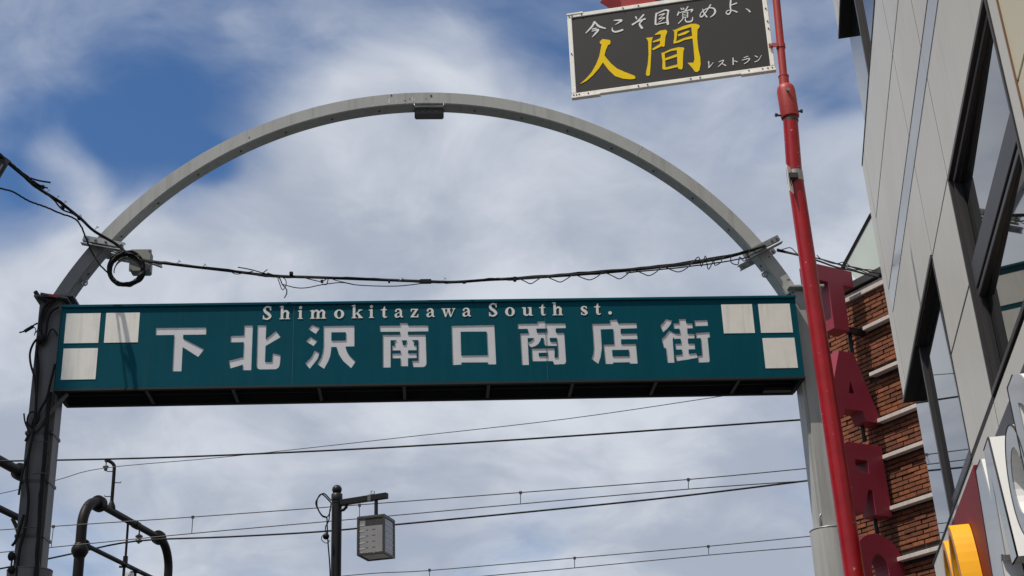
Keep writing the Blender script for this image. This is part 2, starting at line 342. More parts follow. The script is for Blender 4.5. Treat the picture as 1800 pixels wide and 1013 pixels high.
# outlines of the characters on the signs, in metres on their boards
KANJI = {
'下':([[(-2.0031,5.5676),(-1.6289,5.5658),(-1.6279,5.5058),(-2.0012,5.5067)],[(-1.8648,5.5167),(-1.7966,5.5156),(-1.7945,5.2168),(-1.861,5.2179)],[(-1.8003,5.4802),(-1.6363,5.3888),(-1.6771,5.3283),(-1.8004,5.4116)]],[]),
'北':([[(-1.3477,5.5777),(-1.2837,5.5767),(-1.2832,5.2167),(-1.3473,5.2179)],[(-1.4449,5.4947),(-1.3325,5.497),(-1.3351,5.4403),(-1.4455,5.4401)],[(-1.4509,5.2984),(-1.331,5.3284),(-1.3333,5.2655),(-1.4389,5.2324)],[(-1.2498,5.5772),(-1.1838,5.5762),(-1.184,5.2829),(-1.1336,5.282),(-1.13,5.3512),(-1.0697,5.3351),(-1.0741,5.257),(-1.0828,5.2332),(-1.102,5.2215),(-1.2202,5.2216),(-1.2381,5.2299),(-1.2463,5.25)],[(-1.1859,5.4622),(-1.1108,5.5301),(-1.0717,5.4766),(-1.1887,5.4035)]],[]),
'沢':([[(-0.8419,5.5739),(-0.7799,5.5473),(-0.8122,5.4978),(-0.8696,5.5385)],[(-0.8523,5.4771),(-0.798,5.4417),(-0.8274,5.4006),(-0.8865,5.4401)],[(-0.8193,5.3681),(-0.7813,5.3453),(-0.7955,5.2973),(-0.8521,5.2202),(-0.8876,5.2658),(-0.8445,5.3132)],[(-0.7565,5.5633),(-0.5243,5.5638),(-0.5238,5.5075),(-0.7557,5.5092)],[(-0.5888,5.5628),(-0.5242,5.5618),(-0.523,5.3936),(-0.5872,5.3946)],[(-0.7056,5.4442),(-0.5262,5.4454),(-0.5259,5.3936),(-0.7049,5.3895)],[(-0.7565,5.5603),(-0.6959,5.5593),(-0.6952,5.3711),(-0.7021,5.3208),(-0.7146,5.2808),(-0.7465,5.2183),(-0.7985,5.2572),(-0.7713,5.3069),(-0.7589,5.352),(-0.754,5.4024)],[(-0.6598,5.4009),(-0.5919,5.3998),(-0.5802,5.3571),(-0.563,5.3265),(-0.5128,5.2724),(-0.5452,5.2198),(-0.6048,5.277),(-0.6402,5.3349)]],[]),
'南':([[(-0.1817,5.5788),(-0.1211,5.5779),(-0.1222,5.4353),(-0.1825,5.4363)],[(-0.178,5.3999),(-0.1215,5.399),(-0.1228,5.2278),(-0.179,5.2288)],[(-0.3339,5.5596),(0.0326,5.5564),(0.032,5.5052),(-0.3321,5.507)],[(-0.3121,5.4847),(-0.2518,5.4838),(-0.2526,5.2203),(-0.3109,5.2203)],[(-0.3121,5.4847),(0.0107,5.4816),(0.0125,5.4356),(-0.3099,5.4384)],[(-0.0442,5.4819),(0.0116,5.481),(0.0152,5.2475),(0.0085,5.229),(-0.0064,5.2194),(-0.0847,5.2198),(-0.0934,5.273),(-0.0473,5.2732)],[(-0.2242,5.4285),(-0.2056,5.4391),(-0.1685,5.4385),(-0.1586,5.3976),(-0.2183,5.3946)],[(-0.13,5.4379),(-0.092,5.4373),(-0.0726,5.427),(-0.0794,5.3924),(-0.1405,5.3973)],[(-0.2414,5.3975),(-0.0576,5.397),(-0.058,5.3548),(-0.2407,5.3554)],[(-0.2407,5.3332),(-0.0582,5.3335),(-0.0572,5.2921),(-0.2399,5.2922)]],[]),
'口':([[(0.2068,5.5503),(0.2757,5.5513),(0.2763,5.2337),(0.21,5.2308)],[(0.4723,5.5514),(0.5328,5.5525),(0.537,5.2312),(0.4753,5.2322)],[(0.2068,5.5503),(0.5328,5.5525),(0.532,5.4959),(0.2086,5.4989)],[(0.2685,5.3095),(0.4776,5.309),(0.4777,5.2483),(0.2691,5.2509)]],[]),
'商':([[(0.8623,5.5753),(0.9204,5.5769),(0.9258,5.5591),(0.9237,5.5137),(0.8597,5.5147)],[(0.7109,5.5589),(1.0753,5.5568),(1.0765,5.5149),(0.7106,5.5136)],[(0.7837,5.5185),(0.8504,5.5174),(0.855,5.4821),(0.8521,5.4696),(0.7911,5.4706)],[(0.9342,5.5161),(1.001,5.515),(0.9967,5.495),(1.0036,5.4722),(0.9278,5.481)],[(0.7257,5.4791),(0.7938,5.4801),(0.8551,5.4846),(0.927,5.4835),(1.0007,5.4788),(1.0619,5.4788),(1.0621,5.4361),(0.7289,5.439)],[(0.7257,5.4791),(0.7821,5.4793),(0.7832,5.222),(0.7298,5.2229)],[(1.0029,5.4772),(1.0623,5.4778),(1.0642,5.2492),(1.0602,5.2335),(1.0489,5.2238),(1.0023,5.2246),(1.0065,5.3396)],[(0.9639,5.251),(0.9803,5.2814),(1.0122,5.2838),(1.0092,5.223),(0.9742,5.2221)],[(0.8322,5.4423),(0.8838,5.4415),(0.878,5.4166),(0.8628,5.3918),(0.841,5.3747),(0.8063,5.3628),(0.7839,5.3856),(0.7848,5.4081),(0.8076,5.4152)],[(0.9025,5.4412),(0.9485,5.4405),(0.9526,5.4078),(1.0005,5.4071),(1.0016,5.3721),(0.9206,5.3734),(0.9092,5.3811),(0.9033,5.3961)],[(0.8074,5.3553),(0.9829,5.3549),(0.9779,5.2497),(0.8091,5.2511)]],[[(0.8605,5.3181),(0.9288,5.3185),(0.9276,5.2927),(0.8608,5.2923)]]),
'店':([[(1.417,5.5808),(1.4731,5.5813),(1.4775,5.549),(1.4149,5.5476)],[(1.2793,5.5497),(1.6201,5.5514),(1.6212,5.5053),(1.2772,5.4992)],[(1.2793,5.5497),(1.3418,5.5497),(1.3425,5.3521),(1.3283,5.2799),(1.3069,5.2217),(1.2582,5.2621),(1.2726,5.3034),(1.2793,5.3532)],[(1.4368,5.5197),(1.4949,5.5188),(1.4903,5.3406),(1.436,5.3415)],[(1.49,5.4647),(1.6192,5.4654),(1.6192,5.4168),(1.4924,5.4171)],[(1.3558,5.3792),(1.6037,5.3806),(1.6024,5.3319),(1.3554,5.3315)],[(1.3558,5.3792),(1.4183,5.3791),(1.4196,5.2197),(1.36,5.2199)],[(1.5458,5.3806),(1.6037,5.3806),(1.6059,5.2188),(1.5454,5.2198)],[(1.4173,5.2829),(1.5476,5.283),(1.5453,5.2311),(1.416,5.2311)]],[]),
'街':([[(1.8477,5.5802),(1.8974,5.5669),(1.8806,5.5311),(1.8543,5.4993),(1.8195,5.4699),(1.8002,5.5269),(1.8282,5.5527)],[(1.8662,5.4862),(1.9117,5.4606),(1.8882,5.4115),(1.8865,5.2215),(1.8321,5.2215),(1.829,5.344),(1.8156,5.3374),(1.8023,5.4152),(1.8348,5.4444)],[(1.9474,5.5787),(2.0027,5.5792),(2.0031,5.5431),(2.0074,5.4923),(2.0047,5.4096),(2.0014,5.2458),(1.9516,5.2412),(1.9486,5.4105),(1.9468,5.4932)],[(1.9033,5.5437),(2.0507,5.5424),(2.0504,5.4985),(1.9038,5.4962)],[(1.8965,5.4595),(2.0597,5.4555),(2.057,5.4156),(1.8971,5.4136)],[(1.9018,5.377),(2.0545,5.3768),(2.0528,5.3275),(1.905,5.3268)],[(1.8973,5.2847),(2.0619,5.2992),(2.0669,5.2582),(1.9037,5.2329)],[(2.0679,5.5652),(2.1704,5.5674),(2.1692,5.5165),(2.0666,5.5153)],[(2.0688,5.4614),(2.1766,5.4688),(2.1752,5.4206),(2.0678,5.4155)],[(2.1034,5.4264),(2.1583,5.4255),(2.157,5.2318),(2.1474,5.2206),(2.0678,5.2197),(2.0685,5.2763),(2.1009,5.2781)]],[]),
}
BIGCHAR = {
'人':[[(0.1886,0.3606),(0.2072,0.3766),(0.2502,0.3623),(0.2549,0.3506),(0.251,0.3322),(0.237,0.3282),(0.2211,0.2928),(0.2119,0.2596),(0.2207,0.2424),(0.2453,0.2006),(0.2805,0.1572),(0.327,0.1247),(0.3787,0.0926),(0.3875,0.0807),(0.3824,0.0691),(0.3556,0.0703),(0.3132,0.0803),(0.2663,0.1065),(0.2314,0.1527),(0.1998,0.2131),(0.1729,0.1748),(0.1322,0.1314),(0.0922,0.1004),(0.0504,0.0841),(0.0933,0.119),(0.1282,0.157),(0.1586,0.2086),(0.1809,0.2616),(0.1995,0.3409),(0.1915,0.3454)]],
'間':[[(0.468,0.3397),(0.5101,0.3385),(0.5003,0.3093),(0.4912,0.2223),(0.4816,0.1418),(0.4731,0.082),(0.4666,0.0756),(0.4552,0.0774),(0.4495,0.0888),(0.4542,0.1113),(0.4661,0.1561),(0.4762,0.2248),(0.4802,0.3127),(0.4753,0.3284)],[(0.5571,0.3758),(0.5917,0.377),(0.5997,0.3625),(0.5855,0.3305),(0.5752,0.2642),(0.5673,0.2596),(0.5473,0.2748),(0.5594,0.3527)],[(0.5219,0.3544),(0.5588,0.3779),(0.5708,0.3686),(0.5694,0.351),(0.5263,0.3512)],[(0.5053,0.3085),(0.5561,0.3236),(0.5547,0.306),(0.5097,0.3006)],[(0.4994,0.2574),(0.5479,0.2835),(0.5552,0.2658),(0.5057,0.2475)],[(0.6317,0.3701),(0.6424,0.3647),(0.6592,0.3535),(0.6514,0.3133),(0.6445,0.279),(0.6323,0.2711),(0.6294,0.2787),(0.6374,0.3157),(0.6405,0.3537)],[(0.6393,0.3641),(0.6935,0.3833),(0.7447,0.3924),(0.7745,0.3872),(0.7943,0.3719),(0.7906,0.3577),(0.7784,0.345),(0.7472,0.3622),(0.7428,0.3701),(0.7019,0.3628),(0.6556,0.3529)],[(0.7437,0.3806),(0.7909,0.3725),(0.7784,0.345),(0.7718,0.287),(0.7717,0.2106),(0.7779,0.1512),(0.7759,0.1051),(0.7655,0.0663),(0.7517,0.0558),(0.7387,0.0603),(0.7239,0.0904),(0.7006,0.1279),(0.7356,0.1222),(0.7435,0.1453),(0.7446,0.2269),(0.7437,0.3213)],[(0.6578,0.33),(0.7157,0.3474),(0.7282,0.3465),(0.7312,0.34),(0.7064,0.3265),(0.6629,0.3185)],[(0.6424,0.2841),(0.6967,0.3009),(0.745,0.3081),(0.747,0.29),(0.6955,0.2869),(0.6644,0.2757),(0.639,0.2729)],[(0.5526,0.2197),(0.572,0.2229),(0.5707,0.1739),(0.5691,0.1216),(0.5755,0.1078),(0.5599,0.101),(0.5498,0.112),(0.5549,0.1648)],[(0.557,0.2184),(0.6109,0.2376),(0.6567,0.2428),(0.6862,0.2355),(0.6904,0.2254),(0.6816,0.2111),(0.6451,0.2248),(0.6099,0.2248),(0.5712,0.2125)],[(0.6459,0.2346),(0.6867,0.2296),(0.6799,0.1908),(0.6698,0.0993),(0.6628,0.0871),(0.6445,0.0947),(0.6402,0.1158)],[(0.5686,0.1789),(0.6454,0.1978),(0.6455,0.1802),(0.5725,0.1654)],[(0.562,0.1152),(0.6431,0.1269),(0.6481,0.1087),(0.57,0.1017)]],
}
BRUSH = {
'今':[[(0.1666,0.5068,0.0133),(0.1499,0.4774,0.0123),(0.1088,0.4362,0.0062)],[(0.1696,0.503,0.0072),(0.1909,0.4704,0.0133),(0.2308,0.4474,0.0072)],[(0.1487,0.457,0.0072),(0.1736,0.4592,0.0082)],[(0.1462,0.4427,0.0051),(0.1851,0.4469,0.0123),(0.1659,0.422,0.0113),(0.1454,0.4011,0.0041)]],
'こ':[[(0.2851,0.496,0.0062),(0.3298,0.4901,0.0123),(0.3181,0.4793,0.0103),(0.2896,0.4636,0.0021)],[(0.2709,0.447,0.0041),(0.2718,0.4257,0.0092),(0.2918,0.4133,0.0113),(0.3334,0.4202,0.0123)]],
'そ':[[(0.4182,0.4986,0.0103),(0.4235,0.4816,0.0062)],[(0.4669,0.5062,0.0103),(0.4415,0.4798,0.0092),(0.421,0.4615,0.0092),(0.3938,0.447,0.0123)],[(0.4209,0.4596,0.0062),(0.4489,0.4695,0.0082),(0.4738,0.4742,0.0113)],[(0.4569,0.4662,0.0072),(0.4374,0.4459,0.0092),(0.4455,0.4227,0.0133),(0.4513,0.4115,0.0133)]],
'目':[[(0.5441,0.5024,0.0113),(0.5372,0.4683,0.0103),(0.5328,0.4256,0.0113)],[(0.5449,0.499,0.0072),(0.5941,0.5149,0.0092),(0.6155,0.5105,0.0113)],[(0.6182,0.51,0.0103),(0.6073,0.4625,0.0113),(0.6067,0.4128,0.0144)],[(0.558,0.4852,0.0062),(0.5911,0.491,0.0082),(0.5834,0.4827,0.0041),(0.5573,0.4616,0.0031)],[(0.5549,0.4588,0.0062),(0.589,0.4638,0.0072),(0.5812,0.4542,0.0041),(0.5525,0.4349,0.0031)],[(0.5353,0.4226,0.0082),(0.5654,0.4263,0.0072),(0.6035,0.428,0.0062)]],
'覚':[[(0.6931,0.5134,0.0048),(0.6992,0.5009,0.0077)],[(0.7068,0.5128,0.0048),(0.7104,0.5013,0.0077)],[(0.7361,0.5167,0.0077),(0.7176,0.4898,0.0067)],[(0.6791,0.4906,0.0058),(0.6689,0.4665,0.0087)],[(0.6761,0.4791,0.0048),(0.7123,0.4877,0.0058),(0.7532,0.4914,0.0077),(0.7605,0.4883,0.0096),(0.7508,0.475,0.0067)],[(0.7012,0.4765,0.0048),(0.6981,0.4392,0.0039)],[(0.7038,0.4772,0.0039),(0.7319,0.4795,0.0048)],[(0.7319,0.4795,0.0058),(0.7276,0.4401,0.0048)],[(0.7028,0.4642,0.0029),(0.7267,0.4654,0.0029)],[(0.7019,0.4536,0.0029),(0.7257,0.4542,0.0029)],[(0.701,0.4429,0.0039),(0.7269,0.4444,0.0039)],[(0.7006,0.4388,0.0058),(0.6867,0.4233,0.0058),(0.6692,0.4072,0.0048)],[(0.7144,0.4394,0.0048),(0.7128,0.4205,0.0067),(0.7235,0.4097,0.0087),(0.7462,0.41,0.0096),(0.7547,0.4204,0.0077),(0.7572,0.4379,0.0039)]],
'め':[[(0.8216,0.4839,0.0051),(0.8275,0.4529,0.0072),(0.842,0.423,0.0082)],[(0.872,0.5057,0.0082),(0.8536,0.4802,0.0072),(0.8328,0.4519,0.0072),(0.8115,0.4302,0.0092),(0.8022,0.4401,0.0062),(0.8103,0.4591,0.0051),(0.8334,0.4774,0.0062),(0.8637,0.4848,0.0072),(0.8871,0.4762,0.0092),(0.8941,0.454,0.0113),(0.8832,0.4336,0.0092),(0.8619,0.4182,0.0041)]],
'よ':[[(0.9925,0.5151,0.0103),(0.9858,0.4729,0.0092),(0.986,0.441,0.0072),(0.9712,0.4208,0.0092),(0.9573,0.4321,0.0062),(0.9674,0.4475,0.0051),(0.9988,0.442,0.0062),(1.0214,0.4272,0.0092)],[(0.992,0.4814,0.0062),(1.0249,0.4902,0.0092)]],
'、':[[(1.075,0.4426,0.0031),(1.0882,0.4307,0.0072),(1.0972,0.4152,0.0092)]],
'レ':[[(0.824,0.1163,0.0072),(0.824,0.0929,0.0051),(0.8212,0.0736,0.0062)],[(0.8202,0.0738,0.0062),(0.8357,0.0879,0.0046),(0.8517,0.1068,0.0021)]],
'ス':[[(0.8831,0.1041,0.0041),(0.9116,0.1105,0.0051),(0.8975,0.0894,0.0051),(0.8752,0.0709,0.0031)],[(0.9017,0.0893,0.0046),(0.9211,0.072,0.0062)]],
'ト':[[(0.9675,0.1173,0.0062),(0.9641,0.0711,0.0072)],[(0.9683,0.0987,0.0041),(0.9892,0.0866,0.0062)]],
'ラ':[[(1.0296,0.1082,0.0041),(1.0547,0.1139,0.0051)],[(1.0176,0.093,0.0041),(1.061,0.0981,0.0062),(1.0485,0.0781,0.0051),(1.028,0.0667,0.0041)]],
'ン':[[(1.0942,0.1111,0.0041),(1.1082,0.1001,0.0062)],[(1.0899,0.0694,0.0051),(1.1111,0.0775,0.0046),(1.1342,0.1093,0.0021)]],
}

# ------------------------------------------------------------------ ground
g = MB(); g.add([(-2500, -2500, 0), (2500, -2500, 0), (2500, 2500, 0), (-2500, 2500, 0)], [(0, 1, 2, 3)])
o = g.build('ground', 'asphalt'); o['kind'] = 'structure'

# ------------------------------------------------------------------ arched street gate
YG = 10.0; XL, XR, ZB, ZT, DEP = -2.707, 2.870, 5.094, 5.757, .388
gate = thing('street_gate', 'grey steel arch gate over the street carrying a long teal sign board', 'gate', (.08, 10.2, 0))
PY0, PY1 = 10.085, 10.30
for sx, (x0, x1), m in ((-1, (-2.905, -2.712), 'dark_shade_steel'), (1, (2.873, 3.085), 'steel')):
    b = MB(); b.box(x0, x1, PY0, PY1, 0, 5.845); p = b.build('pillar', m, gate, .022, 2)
    if sx < 0: p['label'] = 'left pillar with shade put into its darker colour'  # shade on this pillar is painted in by the darker steel
    b = MB(); cx = (x0+x1)/2; cy = (PY0+PY1)/2; zt = 3.955 if sx > 0 else 3.80; hw = .155
    prof = [(hw*math.cos(a)*(1 if abs(math.cos(a)) < .8 else 1), hw*math.sin(a)) for a in [2*math.pi*i/24 for i in range(24)]]
    vs = [(cx+px, cy+py, z) for z in (0, zt) for px, py in prof]
    b.add(vs, [(i, (i+1) % 24, 24+(i+1) % 24, 24+i) for i in range(24)], True); b.add(vs[24:], [tuple(range(24))])
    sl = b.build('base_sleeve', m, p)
    b = MB()                                                       # lifting ears on the rim
    for ex in (-.085, .06):
        b.tube(smooth([(cx+ex-.02, cy-.10, zt), (cx+ex-.018, cy-.10, zt+.07), (cx+ex, cy-.10, zt+.10), (cx+ex+.018, cy-.10, zt+.07), (cx+ex+.03, cy-.10, zt)], 4), .007, 6)
    b.tube([(cx+.153*math.cos(a), cy+.153*math.sin(a), zt) for a in [2*math.pi*i/24 for i in range(25)]], .006, 6)
    b.split('sleeve_ear', 'galv' if sx > 0 else m, p)
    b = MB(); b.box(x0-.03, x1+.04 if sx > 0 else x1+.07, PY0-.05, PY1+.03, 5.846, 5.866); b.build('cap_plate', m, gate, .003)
    b = MB()
    for z in ((4.78, 4.42, 4.02) if sx < 0 else ()):
        b.box(x0-.004, x1+.004, PY0-.004, PY1+.004, z, z+.022)
    if b.v: b.split('steel_band', 'rivet', p)
    b = MB()
    for z in ((5.3, 5.03, 4.63, 4.5, 4.3) if sx < 0 else ()):
        bolt(b, ((x1-.02 if sx < 0 else x0+.05), PY0, z), (0, -1, 0), .009, .012)
    if b.v: b.split('pillar_bolt', 'rivet', p)
# arch: box section swept on a circle
AC, AZ, R0, R1 = .0495, 4.4458, 3.098, 3.206; AY0, AY1 = 10.10, 10.245
def arc(a0, a1, n):
    b = MB(); vs = []
    for i in range(n+1):
        a = a0+(a1-a0)*i/n
        for (r, y) in ((R0, AY0), (R1, AY0), (R1, AY1), (R0, AY1)): vs.append((AC+r*math.cos(a), y, AZ+r*math.sin(a)))
    b.add(vs, [(i*4+j, i*4+(j+1) % 4, (i+1)*4+(j+1) % 4, (i+1)*4+j) for i in range(n) for j in range(4)]+[(0, 1, 2, 3), (n*4+3, n*4+2, n*4+1, n*4)]); return b
arch = arc(math.radians(26), math.radians(142.6), 90).build('arch', 'steel', gate, .006, 2)
arc(math.radians(142.62), math.radians(154), 10).build('arch_foot', 'shaded_foot_steel', gate, .006, 2)['label'] = 'left foot of the arch below the cable clamp, shade put into its colour'  # separate piece so the shade can be painted in below the clamp
for i in range(17):                                                # dark bolt holes and plugs along the underside
    a = math.radians(32+116*i/16); rd = Vector((math.cos(a), 0, math.sin(a))); b = MB()
    bolt(b, Vector((AC, (AY0+AY1)/2, AZ))+rd*(R0+.002), -rd, .009, .008); b.build('arch_bolt', 'rivet', arch)
b = MB()
for a in (57, 76, 93, 106, 124):                                   # welded seams
    ar = math.radians(a); rd = Vector((math.cos(ar), 0, math.sin(ar))); tg = Vector((-rd.z, 0, rd.x)); c = Vector((AC, AY0-.001, AZ))
    b.grp += 1; b.hexa([c+rd*R0+tg*-.003, c+rd*R1+tg*-.003, c+rd*R1+tg*-.003+Vector((0, .01, 0)), c+rd*R0+tg*-.003+Vector((0, .01, 0)), c+rd*R0+tg*.003, c+rd*R1+tg*.003, c+rd*R1+tg*.003+Vector((0, .01, 0)), c+rd*R0+tg*.003+Vector((0, .01, 0))])
b.split('weld_seam', 'steel', arch)
b = MB()                                                           # eye bolts on the inside of the arch feet
for a, s in ((30.5, 1), (149.5, 1)):
    ar = math.radians(a); c = Vector((AC+(R0-.028)*math.cos(ar), AY0+.05, AZ+(R0-.028)*math.sin(ar)))
    b.tube([c+Vector((.022*math.cos(t), 0, .022*math.sin(t))) for t in [2*math.pi*i/14 for i in range(15)]], .006, 6)
b.split('eye_bolt', 'galv', arch)
b = MB(); rd = random.Random(3)
for (x, y, w, h) in ((688, 168, 3, 5), (758, 169, 4, 6), (712, 177, 3, 2), (749, 174, 2, 2), (720, 174, 2, 2), (438, 242, 2, 4), (1352, 452, 3, 3), (1386, 492, 5, 2)):
    c = at(x, y, AY0-.0012); s = c.y/FPX; b.box(c.x-w*s/2, c.x+w*s/2, c.y, c.y+.004, c.z-h*s/2, c.z+h*s/2)
b.split('paint_scar', 'rivet', arch)
b = MB()
for (x, y, w, h) in ((684, 178, 3, 11), (698, 178, 2, 6), (725, 174, 2, 10), (729, 176, 2, 7), (655, 186, 2, 4)):
    c = at(x, y, AY0-.0010); s = c.y/FPX; b.box(c.x-w*s/2, c.x+w*s/2, c.y, c.y+.004, c.z-h*s/2, c.z+h*s/2)
b.split('lime_run', 'lime', arch)
# little fitting under the crown
zc = AZ+R0
zk = at(755, 204, 10.19).z; b = MB(); b.box(-.055, .185, AY0+.07, AY1+.01, zk, zc+.002); fx = b.build('crown_fitting', 'dark_shade_steel', gate, .008, 2)
b = MB(); b.tube([(-.055, AY0-.004, zc-.008), (-.055, AY0-.02, zc-.02), (-.05, AY0-.02, zc-.040), (.18, AY0-.02, zc-.040), (.185, AY0-.02, zc-.02), (.185, AY0-.004, zc-.008)], .006, 6); b.build('wire_handle', 'galv', fx)
b = MB()
for x in (.01, .065, .12): bolt(b, (x, AY0+.07, zk+.03), (0, -1, 0), .004, .006)
b.split('screw', 'galv', fx)

# ---- teal sign board
rect = [(XL, ZB), (XR, ZB), (XR, ZT-.026), (XL, ZT-.026)]
allst = [s for v in KANJI.values() for s in v[0]]; allho = [h for v in KANJI.values() for h in v[1]]
fxz = lambda x, d, z: Vector((x, YG+d, z))
b = MB()
# front sheet with every character cut out of it (islands inside characters are put back)
b.glyph(allst, [], fxz, 0, .0065, invert_rect=rect, back=False)
for h in allho: b.glyph([h], [], fxz, 0, .0065, back=False)
b.box(XL, XR, YG+.026, YG+.036, ZB+.002, ZT-.028) if False else None
board = b.build('sign_board', 'teal', gate)
b = MB(); b.box(XL-.002, XL+.004, YG+.0245, YG+DEP, ZB, ZT-.026); b.box(XR-.004, XR+.002, YG+.0245, YG+DEP, ZB, ZT-.026); b.split('end_plate', 'teal', board)
b = MB(); b.box(XL-.006, XR+.006, YG-.014, YG+DEP+.006, ZT-.023, ZT); b.build('top_trim', 'teal', board, .004)
b = MB(); b.box(XL+.005, XR-.005, YG+DEP-.012, YG+DEP, ZB, ZT-.028); b.box(XL+.005, XR-.005, YG+.045, YG+DEP-.013, ZB+.20, ZB+.21); b.split('back_sheet', 'teal_dark', board)
b = MB(); b.box(XL-.004, XR+.004, YG-.006, YG+.03, ZB-.016, ZB-.001); b.box(XL, XR, YG+DEP-.03, YG+DEP+.004, ZB-.016, ZB-.001); b.box(XL-.004, XL+.028, YG+.031, YG+DEP-.031, ZB-.016, ZB-.001); b.box(XR-.028, XR+.004, YG+.031, YG+DEP-.031, ZB-.016, ZB-.001)
b.split('bottom_rail', 'teal_dark', board)
for i in range(8):                                                 # ribs seen from below
    x = -2.05+.632*i; b = MB(); b.box(x-.012, x+.012, YG+.032, YG+DEP-.032, ZB-.012, ZB+.03); b.build('rib', 'lamp_black', board)
for y in (.13, .25):
    b = MB(); b.box(XL+.03, XR-.03, YG+y, YG+y+.02, ZB+.032, ZB+.055); b.build('long_rib', 'soffit', board)
for x in (-.98, .92):                                              # sheet joints
    b = MB(); b.box(x-.0015, x+.0015, YG-.0015, YG+.001, ZB+.002, ZT-.028); b.build('sheet_joint', mat('faded_seam', (.03, .11, .12), .5), board)
for k, (st, ho) in KANJI.items():
    b = MB(); b.glyph(st, ho, fxz, .0055, .012, back=False); b.build('kanji', 'acrylic', board)
SQ = [(-2.669, 5.451, .252), (-2.376, 5.451, .249), (-2.666, 5.165, .25), (2.286, 5.451, .240), (2.574, 5.451, .247), (2.578, 5.163, .248)]
for (x, z, w) in SQ:
    b = MB(); b.box(x, x+w, YG-.003, YG+.003, z, z+.2385+(.006 if z < 5.2 else 0)); b.build('white_square', 'cream', board)
